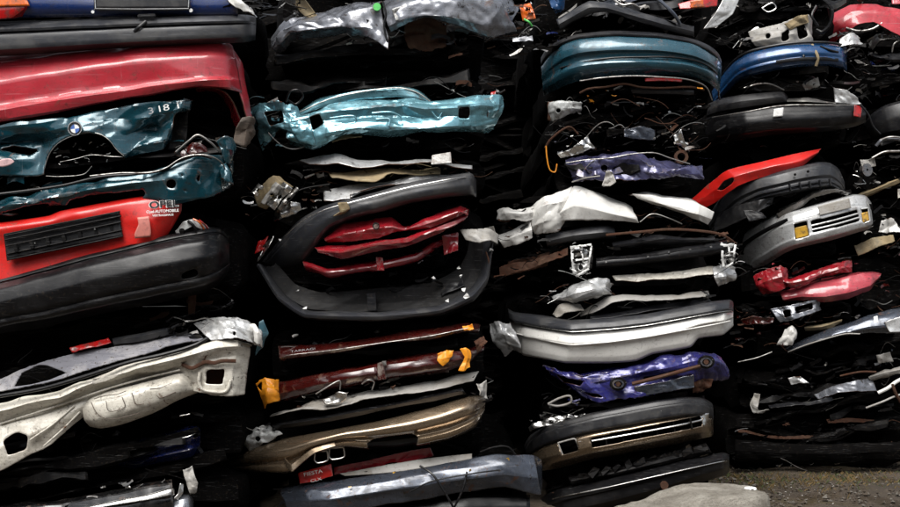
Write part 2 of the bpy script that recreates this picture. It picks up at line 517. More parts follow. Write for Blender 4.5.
        M = Matrix.Translation(Vector(self.w(c)) - Vector(self.loc)) @ Matrix.Rotation(math.radians(-roll), 4, 'Y') @ Matrix.Rotation(math.radians(yaw), 4, 'Z')
        V = [M @ Vector(v) for v in V]
        o = link(name, mesh_from(name, V, Fc, sharp=30), m, parent or self.root)
        if label: o['label'] = label
        return o

    def text(self, body, m, c, size, roll=0.0, yaw=0.0, parent=None, sx=1.0, name='lettering', bold=0.0):
        """raised lettering; size in cm, centred"""
        cu = bpy.data.curves.new(name, 'FONT')
        cu.body = body; cu.size = size / 100.0 * 1.35; cu.extrude = 0.0012; cu.offset = bold / 100.0
        cu.align_x = 'CENTER'; cu.align_y = 'CENTER'
        t = bpy.data.objects.new(name, cu); COL.objects.link(t)
        dg = bpy.context.evaluated_depsgraph_get()
        me = bpy.data.meshes.new_from_object(t.evaluated_get(dg))
        bpy.data.objects.remove(t); bpy.data.curves.remove(cu)
        me.name = name
        M = Matrix.Translation(Vector(self.w(c)) - Vector(self.loc)) @ Matrix.Rotation(math.radians(-roll), 4, 'Y') @ Matrix.Rotation(math.radians(yaw), 4, 'Z') @ Matrix.Rotation(math.radians(90), 4, 'X') @ Matrix.Diagonal((sx, 1, 1, 1))
        me.transform(M)
        me.materials.clear()
        return link(name, me, m, parent or self.root)

    def scraps(self, x0, y0, x1, y1, n=40, d=(-4, 18), mats=('char_dark', 'oily_shade_dark', 'dirty_steel', 'rusty_steel'), size=(2, 9), slope=0.0, seed=None, name='torn_metal'):
        """small torn strips, shards and hoses too small to pick apart: one joined part"""
        rg = random.Random(seed or nseed())
        V, Fc, Mi = [], [], []
        for _ in range(int(n * 0.8)):
            px = rg.uniform(x0, x1)
            py = rg.uniform(y0, y1) + slope * (px - (x0 + x1) / 2)
            c = Vector(self.w((px, py, rg.uniform(*d)))) - Vector(self.loc)
            s = rg.uniform(*size) / 100
            mi = rg.randrange(len(mats))
            if mats[mi] not in DARK and rg.random() < 0.45: mi = rg.choice([q for q in range(len(mats)) if mats[q] in DARK] or [mi])
            M = Matrix.Rotation(rg.gauss(-0.12, 0.35), 3, 'Y') @ Matrix.Rotation(rg.uniform(-0.9, 0.9), 3, 'Z') @ Matrix.Rotation(rg.uniform(-1.2, 1.2), 3, 'X')
            b = len(V)
            kind = rg.random()
            if kind < 0.5:                                  # bent strip
                w, bend = s * rg.uniform(0.1, 0.25), rg.uniform(-0.5, 0.5)
                k = 6
                for i in range(k):
                    u = i / (k - 1) - 0.5
                    ww = w * rg.uniform(0.6, 1.3)
                    for e in (-1, 1):
                        V.append(c + M @ Vector((u * s * 1.6, e * ww * 0.4 + rg.uniform(-.1, .1) * w, e * ww + bend * s * u * u * 2)))
                for i in range(k - 1):
                    Fc.append((b + 2 * i, b + 2 * i + 1, b + 2 * i + 3, b + 2 * i + 2)); Mi.append(mi)
            elif kind < 0.68:                               # crumpled shard
                k = 4; s *= 0.62
                for i in range(k):
                    for j in range(k):
                        V.append(c + M @ Vector(((i / 3 - .5) * s + rg.uniform(-.16, .16) * s, rg.uniform(-.34, .34) * s, (j / 3 - .5) * s * rg.uniform(.3, .8) + rg.uniform(-.14, .14) * s)))
                for i in range(k - 1):
                    for j in range(k - 1):
                        Fc.append((b + i * k + j, b + i * k + j + 1, b + (i + 1) * k + j + 1, b + (i + 1) * k + j)); Mi.append(mi)
            else:                                           # hose or wire
                r, k, h = s * rg.uniform(0.02, 0.05), 8, 5
                a1, a2, a3 = rg.uniform(-1, 1), rg.uniform(-1, 1), rg.uniform(-.5, .5)
                for i in range(k):
                    u = i / (k - 1) - 0.5
                    q = Vector((u * s * 2.0, a3 * s * u * u * 2, s * (a1 * u * u * 1.6 + a2 * u ** 3 * 2)))
                    for j in range(h):
                        t = 2 * math.pi * j / h
                        V.append(c + M @ (q + Vector((0, r * math.cos(t), r * math.sin(t)))))
                for i in range(k - 1):
                    for j in range(h):
                        jj = (j + 1) % h
                        Fc.append((b + i * h + j, b + i * h + jj, b + (i + 1) * h + jj, b + (i + 1) * h + j)); Mi.append(mi)
        for _ in range(max(1, n // 10) if size[1] > 3 else 0):                     # long loose wires, hoses and bent rods
            px = rg.uniform(x0, x1); py = rg.uniform(y0, y1) + slope * (px - (x0 + x1) / 2)
            c = Vector(self.w((px, py, rg.uniform(*d)))) - Vector(self.loc)
            ln, r = rg.uniform(0.08, 0.30), rg.uniform(0.0018, 0.0045)
            mi = rg.randrange(len(mats))
            if mats[mi].endswith('_paint') or mats[mi].startswith(('white', 'bright', 'pale', 'orange')): mi = ([q for q in range(len(mats)) if mats[q] in DARK] + [0])[0]
            w1, w2, w3 = (rg.uniform(-.12, .12) for _ in range(3))
            f1, f2 = rg.uniform(0.8, 2.2), rg.uniform(0, 6)
            b, k, h = len(V), 16, 5
            for i in range(k):
                u = i / (k - 1) - 0.5
                q = Vector((u * ln, w2 * u + 0.02 * math.sin(f1 * u * 2 + f2), w1 * u * u * 2 + w3 * u + 0.018 * math.sin(f1 * u * 3 + f2 * 2)))
                for j in range(h):
                    t = 2 * math.pi * j / h
                    V.append(c + q + Vector((0, r * math.cos(t), r * math.sin(t))))
            for i in range(k - 1):
                for j in range(h):
                    jj = (j + 1) % h
                    Fc.append((b + i * h + j, b + i * h + jj, b + (i + 1) * h + jj, b + (i + 1) * h + j)); Mi.append(mi)
        me = mesh_from(name, V, Fc, sharp=50)
        me.polygons.foreach_set('material_index', Mi)
        return link(name, me, list(mats), self.root, 'stuff')

    def strata(self, n=4, mats=('char_dark', 'oily_shade_dark', 'oily_shade_dark'), tilt=(-0.28, -0.05), d=(2, 18), x=None, y=None, amp=1.8):
        """folded sheet edges squeezed out between the larger pieces"""
        x0, x1, y0, y1 = self.box
        if x: x0, x1 = x
        if y: y0, y1 = y
        rg = random.Random(nseed())
        for _ in range(n):
            a = rg.uniform(x0, x0 + (x1 - x0) * 0.45); b = rg.uniform(x0 + (x1 - x0) * 0.55, x1)
            yc, s, dd = rg.uniform(y0, y1), rg.uniform(*tilt), rg.uniform(*d)
            h = rg.uniform(3, 8)
            ks = 7
            top = [(a + (b - a) * i / (ks - 1), yc + s * ((b - a) * (i / (ks - 1) - .5)) + rg.uniform(-2.5, 2.5), dd + rg.uniform(-4, 4)) for i in range(ks)]
            bot = [(p[0] + rg.uniform(-2, 2), p[1] + h * rg.uniform(0.5, 1.3), p[2] + rg.uniform(-3, 2)) for p in top]
            self.loft('crumpled_sheet', rg.choice(mats), top, bot, ((0, 35), (0.05, 4), (0.2, 0), (0.8, -1), (1, 3)), nu=48, nv=14, crush=amp, K=18, thick=0.4)

# ------------------------------------------------------------------ ground
def make_ground():
    m, n, l, b = new_mat('yard_dirt')
    co = n.new('ShaderNodeTexCoord').outputs['Object']
    big = noise(n, l, co, 0.9, 8, 0.65, 0.4); fine = noise(n, l, co, 22, 9, 0.75); peb = noise(n, l, co, 70, 4, 0.7)
    c = mixc(n, l, ramp(n, l, fine, 0.3, 0.7), (0.024, 0.017, 0.011), (0.105, 0.078, 0.052))
    c = mixc(n, l, ramp(n, l, big, 0.45, 0.62, 0, 0.75), c, (0.026, 0.019, 0.013))
    moss = ramp(n, l, noise(n, l, co, 2.2, 8, 0.7, 0.5), 0.50, 0.62, 0, 0.7)
    c = mixc(n, l, moss, c, (0.05, 0.037, 0.011))
    c = mixc(n, l, ramp(n, l, peb, 0.62, 0.72, 0, 0.8), c, (0.15, 0.13, 0.105))
    l.new(c, b.inputs['Base Color'])
    wet = ramp(n, l, noise(n, l, co, 1.7, 5, 0.6), 0.50, 0.60, 0.92, 0.35)
    l.new(wet, b.inputs['Roughness'])
    p = bump(n, l, b, fine, 0.7, 0.03)
    bump(n, l, b, peb, 0.6, 0.012, p)
    xs = np.concatenate([np.linspace(-120, -7, 8), np.linspace(-6, 8, 160), np.linspace(9, 120, 8)])
    ys = np.concatenate([np.linspace(-100, 2, 8), np.linspace(3, 16, 160), np.linspace(17, 160, 8)])
    X, Y = np.meshgrid(xs, ys)
    near = (np.abs(X) < 9) & (Y > 2.5) & (Y < 16.5)
    Z = (vnoise(X * 1.3, Y * 1.3, 5) * 0.05 + vnoise(X * 5, Y * 5, 6) * 0.03 + vnoise(X * 13, Y * 13, 7) * 0.015) * near - 0.03
    V = np.stack([X, Y, Z], -1).reshape(-1, 3)
    idx = np.arange(X.size).reshape(X.shape)
    q = np.stack([idx[:-1, :-1], idx[:-1, 1:], idx[1:, 1:], idx[1:, :-1]], -1).reshape(-1, 4)
    o = link('ground', mesh_from('ground', V, q, sharp=80), 'yard_dirt', None, 'structure')

    # loose stones, broken glass and dead grass along the foot of the piles
    flat('stone_grey', (0.10, 0.09, 0.075), 0.9); flat('stone_brown', (0.045, 0.033, 0.022), 0.9); flat('stone_pale', (0.30, 0.28, 0.25), 0.8)
    flat('dry_grass', (0.13, 0.085, 0.03), 0.9); flat('green_grass', (0.05, 0.065, 0.018), 0.9)
    rg = random.Random(3)
    V, Fc, Mi = [], [], []
    for _ in range(2600):
        x, y = rg.uniform(1.2, 6.0), rg.uniform(7.6, 10.2)
        s = rg.uniform(0.006, 0.02) * (2.0 if rg.random() < 0.06 else 1)
        b0 = len(V)
        for dx, dy, dz in ((1, 0, 0), (-1, 0, 0), (0, 1, 0), (0, -1, 0), (0, 0, 1), (0, 0, -1)):
            r = rg.uniform(0.6, 1.2) * s
            V.append((x + dx * r + rg.uniform(-.3, .3) * s, y + dy * r + rg.uniform(-.3, .3) * s, -0.022 + (dz * r * 0.7) + s * .3))
        for f in ((0, 2, 4), (2, 1, 4), (1, 3, 4), (3, 0, 4), (2, 0, 5), (1, 2, 5), (3, 1, 5), (0, 3, 5)):
            Fc.append(tuple(b0 + i for i in f)); Mi.append(rg.choice((0, 1, 1, 1, 1, 1, 1, 2) if s < .012 else (0, 1, 1)))
    me = mesh_from('gravel', V, Fc, smooth=False); me.polygons.foreach_set('material_index', Mi)
    o = link('gravel', me, ['stone_grey', 'stone_brown', 'stone_pale'], None, 'stuff')
    o['label'] = 'loose gravel and shards scattered over the brown yard dirt'; o['category'] = 'gravel'
    V, Fc, Mi = [], [], []
    for _ in range(3000):
        y = 9.62 - abs(rg.gauss(0, 0.38)); x = rg.uniform(2.2, 6.0)
        if rg.random() > 0.35 + 0.65 * (math.sin(x * 5.1) * math.sin(x * 2.3 + y * 3) > -0.2): continue
        h, a, ln = rg.uniform(0.012, 0.05), rg.uniform(0, 6.28), rg.uniform(-.05, .05)
        b0 = len(V); w = 0.003
        V += [(x - w * math.cos(a), y - w * math.sin(a), -0.04), (x + w * math.cos(a), y + w * math.sin(a), -0.04),
              (x + ln * .4 + w * .6 * math.cos(a), y, h * .6 - .03), (x + ln, y + rg.uniform(-.02, .02), h - .03)]
        Fc += [(b0, b0 + 1, b0 + 2), (b0, b0 + 2, b0 + 3)]; g = rg.choice((0, 0, 1)); Mi += [g, g]
    me = mesh_from('grass', V, Fc, smooth=False); me.polygons.foreach_set('material_index', Mi)
    o = link('grass', me, ['dry_grass', 'green_grass'], None, 'stuff')
    o['label'] = 'thin dry grass and moss along the foot of the far piles'; o['category'] = 'grass'
make_ground()

def make_slab():
    m, n, l, b = new_mat('broken_concrete')
    co = n.new('ShaderNodeTexCoord').outputs['Object']
    f1, f2, f3 = noise(n, l, co, 4, 10, 0.7, 0.4), noise(n, l, co, 30, 8, 0.75), noise(n, l, co, 110, 3)
    c = mixc(n, l, ramp(n, l, f1, .3, .7), (0.15, 0.13, 0.10), (0.48, 0.45, 0.39))
    c = mixc(n, l, ramp(n, l, f2, 0.5, 0.72, 0, 0.75), c, (0.10, 0.085, 0.065))
    c = mixc(n, l, ramp(n, l, f3, 0.62, 0.7, 0, 0.6), c, (0.05, 0.04, 0.03))
    l.new(c, b.inputs['Base Color']); b.inputs['Roughness'].default_value = 0.9
    p = bump(n, l, b, f1, 0.9, 0.07); bump(n, l, b, f2, 0.9, 0.03, p)
    root = bpy.data.objects.new('concrete_slab', None); root.location = (1.40, 6.98, -0.03)
    root['label'] = 'pale broken concrete slab lying in front of the black bumper at the bottom'; root['category'] = 'slab'
    COL.objects.link(root)
    # outline (x, y) in metres round the slab's middle, top surface dished and chipped
    out = [(-0.62, -0.30), (-0.25, -0.36), (0.2, -0.33), (0.5, -0.30), (0.60, -0.12), (0.585, 0.06), (0.50, 0.16), (0.36, 0.19), (0.2, 0.18), (0.05, 0.16), (-0.12, 0.12), (-0.28, 0.07), (-0.45, 0.02), (-0.60, -0.06)]
    out = curve(np.array(out + out[:1], float), 85, 0.35)[:-1]
    rg = np.random.RandomState(4)
    N = len(out)
    prof = [(0.97, 0.0), (1.0, 0.10), (0.99, 0.19), (0.965, 0.232), (0.93, 0.247), (0.80, 0.25), (0.6, 0.252), (0.4, 0.25), (0.2, 0.248), (0.03, 0.25)]
    V, Fc = [], []
    for k, (s, z) in enumerate(prof):
        j = vnoise(np.arange(N) * 0.45 + k * 0.3, np.full(N, k * 0.5), 9) * 0.05 + (rg.rand(N) - .5) * 0.02
        for i in range(N):
            q = out[i] * (s + j[i] * (k < 6))
            zz = z * 1.38 + (vnoise(np.array([q[0] * 6]), np.array([q[1] * 6]), 12)[0] * 0.03 + vnoise(np.array([q[0] * 21]), np.array([q[1] * 21]), 14)[0] * 0.014 - 0.30 * max(0, 0.12 - q[0]) - .03 * max(0, q[0])) * (k > 0)
            V.append((q[0], q[1], zz))
    for k in range(len(prof) - 1):
        for i in range(N):
            j = (i + 1) % N
            Fc.append((k * N + i, k * N + j, (k + 1) * N + j, (k + 1) * N + i))
    Fc.append(tuple(range((len(prof) - 1) * N, len(prof) * N)))
    link('slab_body', mesh_from('slab_body', V, Fc, sharp=45), 'broken_concrete', root)
    me_v = [(0.50 + 0.030 * math.cos(a) * r * (1 + .35 * math.sin(a * 2 + 1)), -0.02 + 0.05 * math.sin(a) * r * (1 + .3 * math.cos(a * 3)), 0.345 - 0.008 * r + 0.006 * math.sin(a * 3)) for r in (0.15, 0.6, 1.0) for a in np.linspace(0, 6.28, 18, endpoint=False)]
    fs = [(k * 18 + i, k * 18 + (i + 1) % 18, (k + 1) * 18 + (i + 1) % 18, (k + 1) * 18 + i) for k in range(2) for i in range(18)] + [tuple(range(18))]
    o = link('paint_splash', mesh_from('paint_splash', me_v, fs), 'white_print', root); o['label'] = 'white paint splash on the slab end'
make_slab()

BLK = ('char_dark', 'oily_shade_dark', 'black_plastic')
MIX = ('char_dark', 'oily_shade_dark', 'dirty_steel', 'rusty_steel', 'dark_plastic')
LIT = ('bright_metal', 'dirty_steel', 'char_dark', 'pale_plastic')

# ================================================================== pile 1, nearest the camera on the left
Y1, G1 = 6.8, 'crushed cars in the pile at the left edge'
X1 = (-130, 232)
def pile1():
    # --- dark blue car at the top
    c = Car('dark blue crushed car with grey bumper and orange tail light, top of left pile', G1, Y1, *X1, -50, 38, 0.20)
    lid = c.loft('trunk_lid', 'deep_blue_paint', [(-110, -40, 0), (60, -42, -2), (235, -40, 6)], [(-110, 20, 0), (60, 17, -2), (238, 15, 8)], ((0, 0), (.5, -2), (.85, -3), (1, 1)), nu=70, nv=16, crush=0.5)
    p = c.panel('license_plate', 'dark_plastic', [[(94, -12, -5), (190, -12, -5)], [(94, 9, -5.5), (190, 9, -5.5)]], nu=30, nv=8, thick=0.8)
    c.tube('plate_frame', 'bright_metal', [(94.5, -12, -6), (95.5, 8, -6)], 0.35, parent=p); c.tube('plate_frame', 'bright_metal', [(189.5, -12, -6), (188.5, 7.5, -6)], 0.35, parent=p)
    c.tube('plate_frame', 'grey_plastic', [(95, 9, -6), (140, 9.5, -6.5), (189, 9, -6)], 0.7, parent=p)
    c.round_('bolt', 'bright_metal', (93, 12, -5), 1.0, 1.0, 10); c.round_('bolt', 'bright_metal', (191, 10.5, -5), 1.2, 1.0, 10)
    bp = c.loft('bumper', 'grey_plastic', [(-110, 24, 0), (0, 22, -3), (120, 18, -5), (200, 15.5, -3), (243, 15, 8), (256, 17, 34)],
           [(-110, 62, 0), (0, 56, -3), (120, 48, -5), (200, 44, -3), (243, 42, 8), (255, 40, 34)],
           ((0, 14), (.04, 3), (.22, -4), (.27, -4), (.30, -1.5), (.36, -1.5), (.40, -5), (.8, -5), (1, 6)), nu=110, nv=36, sv=0.15)
    c.box_('latch', 'black_plastic', (147, 16, -6), (11, 2.2, 3), roll=2, bev=.5, parent=bp)
    c.tube('pull_strap', 'black_plastic', [(146, 21, -9), (139, 27, -11), (134, 32, -10)], 1.1, .4, parent=bp)
    tl = c.panel('taillight', 'red_lens', [[(-50, -12, -6), (22, -12, -6), (27, -12, 4)], [(-50, 12, -8), (24, 8, -8), (33, 7, 4)], [(-50, 25, -7), (10, 18, -7), (33, 14, 4)]], nu=40, nv=18, su=.3, thick=1.2)
    c.panel('orange_lens', 'orange_lens', [[(-50, -12, -8), (22, -12, -8)], [(-50, 8, -9.5), (30, 6, -9)]], nu=24, nv=10, thick=1.0, parent=tl)
    c.panel('torn_fender', 'white_paint', [[(226, -6, 4), (240, -2, 2), (252, 6, 6)], [(230, 4, 2), (244, 10, 0), (256, 15, 6)]], nu=24, nv=12, crush=1.5)
    c.scraps(228, -10, 258, 16, 16, (2, 14), LIT, (3, 7))

    # --- red hood
    c = Car('large glossy red hood bent down at its end, under the grey bumper', G1, Y1, *X1, 38, 104, 0.30)
    T = [(-110, 62, 20), (0, 47, 20), (50, 40.5, 20), (95, 35.5, 20), (150, 32, 18), (205, 32.5, 18), (220, 36, 20), (230, 45, 26)]
    A = [(-110, 102, 0), (0, 82, -3), (50, 74, -5), (95, 67, -6), (150, 60.5, -7), (205, 56, -4), (225, 56, 2), (236, 58, 14)]
    B = [(-110, 124, 0), (0, 104, -2), (50, 97, -4), (95, 90, -5), (150, 82.5, -6), (205, 77, -4), (227, 77, 2), (239, 78, 14)]
    C = [(-110, 130, -4), (0, 110, -6), (50, 102, -8), (95, 95, -9), (150, 86.5, -10), (205, 80.5, -7), (228, 80, 0), (240, 81, 14)]
    D = [(-110, 141, -2), (0, 121, -4), (50, 112.5, -6), (95, 104, -7), (150, 94, -8), (195, 86.5, -6), (226, 88, 0), (242, 92, 14)]
    E = [(p[0], p[1] + 1, p[2] + 12) for p in D]
    T0 = [(p[0], p[1] + 3, p[2] + 26) for p in T]
    c.panel('hood', 'red_paint', [T0, T, [((a[0] + b[0]) / 2, (a[1] + b[1]) / 2 - 1.5, (a[2] + b[2]) / 2 - 2) for a, b in zip(T, A)], A, B, C, D, E], nu=130, nv=60, crush=0.35, K=8, sv=0.12, wave=.25)
    c.panel('wing', 'red_paint', [[(222, 40, 24), (230, 58, 12), (236, 80, 12), (241, 100, 14), (246, 128, 20)], [(232, 46, 26), (240, 62, 20), (245, 82, 20), (249, 100, 22), (251, 124, 28)], [(228, 50, 60), (238, 62, 55), (243, 82, 55), (246, 100, 55), (248, 124, 55)]], nu=50, nv=20, crush=.6)
    c.panel('arch_liner', 'dark_red_paint', [[(196, 88, 2), (215, 87, 2), (226, 92, 4), (234, 104, 8), (243, 126, 16)], [(196, 90, 26), (214, 91, 26), (222, 98, 26), (229, 110, 26), (236, 128, 26)]], nu=40, nv=10, crush=.5)
    c.panel('torn_corner', 'brown_fibre', [[(242, 118, 8), (250, 116, 10), (255, 122, 16)], [(236, 128, 6), (248, 130, 8), (256, 135, 18)], [(233, 142, 8), (243, 146, 10), (252, 140, 18)]], nu=24, nv=18, crush=1.6)
    c.scraps(-60, 105, 180, 118, 22, (10, 22), BLK, (4, 10), -0.15)

    # --- teal car with the roundel
    c = Car('crumpled teal car with round badge and torn dark opening, under the red hood', G1, Y1, *X1, 104, 202, 0.34)
    T = [(-110, 142, 2), (0, 127, -2), (45, 121.5, -4), (80, 117, -6), (120, 107.5, -4), (160, 101, -6), (185, 96.5, -4), (193, 99.5, 2)]
    M1 = [(-110, 150, 2), (0, 136, -1), (45, 131, -2), (80, 126, -9), (120, 120, -2), (150, 117, -7), (182, 108, -5), (190, 110, 2)]
    M2 = [(-110, 165, 6), (0, 144, 7), (45, 141, 6), (80, 133, -10), (112, 138, -9), (150, 128, 3), (172, 127, -4), (176, 128, 2)]
    M3 = [(-110, 178, -2), (0, 158, -6), (40, 160, 2), (80, 152, -6), (122, 156, -8), (140, 145, -4), (169, 140, -3), (172, 140, 2)]
    M4 = [(-110, 190, 0), (0, 176, -4), (40, 176, 0), (80, 170, -2), (122, 157, -2), (140, 153, 0), (164, 151, 0), (167, 151, 3)]
    hole1 = [(43, 178), (47, 158), (54, 146), (62, 140), (75, 134), (92, 132.5), (104, 136), (112, 144), (119, 153), (124, 156), (124, 180)]
    hole2 = [(172, 130), (175, 113), (196, 109), (196, 160), (168, 160)]
    top_back = [(p[0], p[1] + 4, p[2] + 30) for p in T]
    lid = c.panel('trunk_lid', 'teal_paint', [top_back, T, M1, M2, M3, M4], nu=190, nv=76, crush=1.5, K=24, sv=0.35, holes=[hole1, hole2, [(-2, 150), (14, 146), (40, 150), (30, 156), (8, 152)]], wave=.3)
    c.tube('torn_edge', 'dirty_steel', [(44, 170, -6), (50, 153, -7), (60, 142, -8), (78, 134.5, -11), (96, 133, -11), (108, 139, -11), (117, 150, -10), (124, 156, -9)], 0.25, parent=lid)
    c.tube('torn_edge', 'dirty_steel', [(46, 176, -6), (60, 176.5, -7), (84, 174, -7), (92, 166, -7)], 0.2, parent=lid)
    c.tube('cross_wire', 'dirty_steel', [(60, 162, -6), (75, 159, -7), (91, 155, -7), (112, 156.5, -7), (123, 157, -7)], 0.22)
    bd = c.round_('badge', 'black_print', (75, 128.5, -12.5), 4.2, 1.0, 28, roll=8)
    c.round_('badge_rim', 'bright_metal', (75, 128.5, -13), 4.3, 1.0, 28, ring=.90, parent=bd, roll=8)
    for k, mt in enumerate(('white_print', 'blue_print', 'white_print', 'blue_print')):
        c.round_('badge_quarter', mt, (75, 128.8, -13.2), 2.6, .5, 24, parent=bd, roll=8, wedge=(90 * k, 90 * k + 90))
    c.text('3', 'grey_print', (151, 111, -17), 4.0, 12, parent=lid, sx=1.5)
    c.text('18', 'white_print', (163, 108.4, -17), 4.0, 12, parent=lid, sx=1.5)
    c.text('i', 'white_print', (178, 105.5, -17), 4.2, 12, parent=lid, sx=1.8)
    c.panel('oval_sticker', 'oval_sticker', [[(-4, 162, -11), (2, 159, -11), (10, 158.5, -11), (14, 161, -11)], [(-4, 165, -11), (2, 167, -11), (10, 165, -11), (14, 162, -11)]], nu=14, nv=6, thick=.3, parent=lid)
    rp_top = [(-110, 222, 0), (0, 201, -2), (30, 195, -4), (62, 186, -3), (100, 181, -7), (135, 176, -6), (165, 170, -8), (198, 159, -6), (222, 157, 2), (234, 160, 16)]
    rp_mid = [(-110, 232, -4), (0, 207, -8), (30, 201, -8), (62, 194, -10), (100, 188, -11), (135, 183, -10), (170, 180, -11), (200, 176, -7), (222, 174, 2), (236, 172, 18)]
    rp_bot = [(-110, 240, -2), (0, 217, -4), (30, 212, -4), (62, 207, -4), (100, 203, -4), (135, 197, -5), (175, 200, -7), (205, 198, -4), (222, 190, 4), (233, 184, 18)]
    tear = [(66, 206), (70, 200), (90, 195), (118, 192), (143, 189), (147, 193), (140, 200), (100, 206)]
    rp = c.panel('rear_panel', 'teal_paint', [[(p[0], p[1] + 2, p[2] + 25) for p in rp_top], rp_top, rp_mid, rp_bot, [(p[0], p[1] + 1, p[2] + 12) for p in rp_bot]], nu=200, nv=60, crush=1.6, K=34, sv=.3,
                 holes=[tear, disc(171.5, 184, 5.5), disc(182, 175, 1.8), disc(185, 190, 1.4), [(196, 180), (201, 168), (199, 182)], [(0, 213), (30, 205), (48, 203), (50, 206), (20, 214)]], wave=.3)
    c.tube('seal', 'black_plastic', [(-60, 200, -8), (0, 194, -8), (60, 186, -9), (100, 177, -10), (135, 174, -11), (165, 169.5, -11), (178, 161, -11), (198, 155, -10), (212, 158, -8)], 0.9, parent=rp)
    c.tube('trim_strip', 'dirty_steel', [(90, 176, -9), (120, 173, -11), (150, 172.5, -12), (166, 168, -12), (180, 159, -12), (194, 155, -12), (210, 156, -11), (222, 163, -4), (226, 172, 2)], 0.45, parent=rp)
    c.tube('trim_strip', 'dirty_steel', [(176, 152, -4), (190, 140, -6), (198, 135, -6), (210, 142, -4), (220, 152, 2)], 0.7, parent=rp)
    tl = c.panel('taillight', 'maroon_paint', [[(180, 152, 0), (192, 143, -1), (200, 143, -1), (206, 148, 0)], [(182, 158, 0), (192, 155, -1), (202, 153, -1), (208, 153, 0)]], nu=24, nv=12, crush=1)
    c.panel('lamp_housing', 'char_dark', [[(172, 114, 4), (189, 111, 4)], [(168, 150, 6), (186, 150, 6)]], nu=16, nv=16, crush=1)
    c.panel('torn_fender', 'teal_paint', [[(216, 141, 2), (224, 137, 0), (229, 139, 6)], [(220, 150, 0), (228, 148, -2), (233, 152, 8)], [(226, 163, 4), (231, 164, 2), (235, 172, 12)]], nu=22, nv=20, crush=1.5)
    c.panel('torn_fender', 'teal_paint', [[(219, 166, 0), (226, 163, 2), (231, 166, 6)], [(222, 178, 0), (228, 184, 0), (230, 186, 6)]], nu=22, nv=16, crush=1.5)
    c.scraps(54, 140, 112, 164, 40, (-2, 10), ('white_print', 'bright_metal', 'pale_plastic'), (.7, 2.4))
    c.scraps(54, 140, 112, 170, 30, (2, 16), BLK, (2, 6))
    c.scraps(-60, 178, 60, 196, 30, (-2, 14), ('teal_paint', 'char_dark', 'oily_shade_dark', 'dirty_steel'), (3, 9), -0.15)
    c.scraps(168, 135, 235, 180, 46, (-2, 22), ('teal_paint', 'char_dark', 'oily_shade_dark', 'dirty_steel', 'rusty_steel'), (2, 8))
    c.strata(3, y=(150, 185))

    # --- red car with the black bumper
    c = Car('bright red crushed car with maker lettering, dark plate and long black bumper', G1, Y1, *X1, 202, 308, 0.32)
    T = [(-110, 244, 2), (0, 223, 0), (48, 217, -2), (60, 213, -2), (126, 199, -3), (160, 195.5, -2), (182, 194, 2)]
    A = [(-110, 250, -4), (0, 229, -5), (48, 222.5, -6), (60, 219, -6), (126, 204, -7), (160, 200, -5), (182, 199, 0)]
    B = [(-110, 262, -2), (0, 246, -2), (48, 238, -3), (60, 236, -3), (128, 221, -8), (156, 218, -8), (181, 211, 0)]
    C = [(-110, 300, -3), (0, 283, -3), (48, 270, -4), (60, 266, -4), (128, 246, -6), (152, 242, -6), (168, 234, 0)]
    rp = c.panel('rear_panel', 'bright_red_paint', [[(p[0], p[1] + 1, p[2] + 22) for p in T], T, A, B, C], nu=130, nv=50, crush=.3, K=10, sv=.4, wave=.3)
    pl = c.panel('license_plate', 'black_plastic', [[(4, 234.5, -6), (60, 223, -7.5), (119.5, 211.5, -9)], [(5.5, 247, -6), (60, 236, -7.5), (121, 224, -9)], [(7, 260, -7), (60, 248.5, -8), (123, 236, -10)]], nu=60, nv=14, thick=1.2, su=0)
    for (a, b) in (((5, 240), (121, 216)), ((6, 246), (121, 222)), ((7, 254), (122, 230)), ((4, 234.5), (120, 211.5)), ((7, 260), (123, 236))):
        c.tube('plate_rib', 'char_dark', [(a[0], a[1], -8), ((a[0] + b[0]) / 2, (a[1] + b[1]) / 2, -9.4), (b[0], b[1], -10.6)], 0.5, parent=pl)
    for k in range(7): c.box_('plate_clip', 'char_dark', (16 + k * 16, 248.5 - k * 3.35, -9.2), (2.2, 5, 1.4), roll=12, parent=pl)
    c.round_('rivet', 'bright_metal', (95, 229, -10.5), .55, .8, 8, parent=pl); c.round_('rivet', 'bright_metal', (35, 243, -9.5), .45, .8, 8, parent=pl)
    c.text('OPEL', 'white_print', (163.5, 204.6, -10.2), 4.2, 4, parent=rp, sx=1.35, bold=.34)
    c.text('OPEL', 'black_print', (163.7, 204.4, -10.9), 4.2, 4, parent=rp, sx=1.35, bold=.10)
    c.text('Opel-AUTOMOBILE', 'white_print', (162.5, 211.2, -10.6), 1.75, 3, parent=rp, sx=.98, bold=.05)
    c.text('VERTRAGSHAUS', 'white_print', (163, 215.2, -10.6), 1.3, 3, parent=rp, sx=1.0, bold=.03)
    c.panel('sticker', 'sticker', [[(137, 217.5, -11.4), (149, 216.5, -11.4)], [(138.5, 224, -11.6), (150, 223, -11.6)], [(134.5, 234, -11.2), (151, 232, -11.2)], [(135, 238.5, -11), (150.5, 236.5, -11)]], nu=10, nv=10, thick=.2, parent=rp, wave=.3, su=0)
    tl = c.panel('taillight', 'clear_lens', [[(176, 231, 0), (184, 222, -3), (192, 219.5, -3), (200, 221, 0), (208, 228, 6)], [(178, 236, 0), (186, 230, -3), (194, 226, -3), (202, 229, 0), (209, 233, 6)]], nu=36, nv=14, crush=.8)
    c.tube('lens_rib', 'orange_lens', [(193, 219, -4), (199, 222, -4), (204, 229, 0)], .6, parent=tl); c.tube('lens_rib', 'char_dark', [(188, 221, -5), (193, 225, -5), (196, 230, -4)], .9, parent=tl); c.tube('lens_rib', 'red_lens', [(199, 220, -2), (205, 225, 0), (209, 231, 5)], .6, parent=tl)
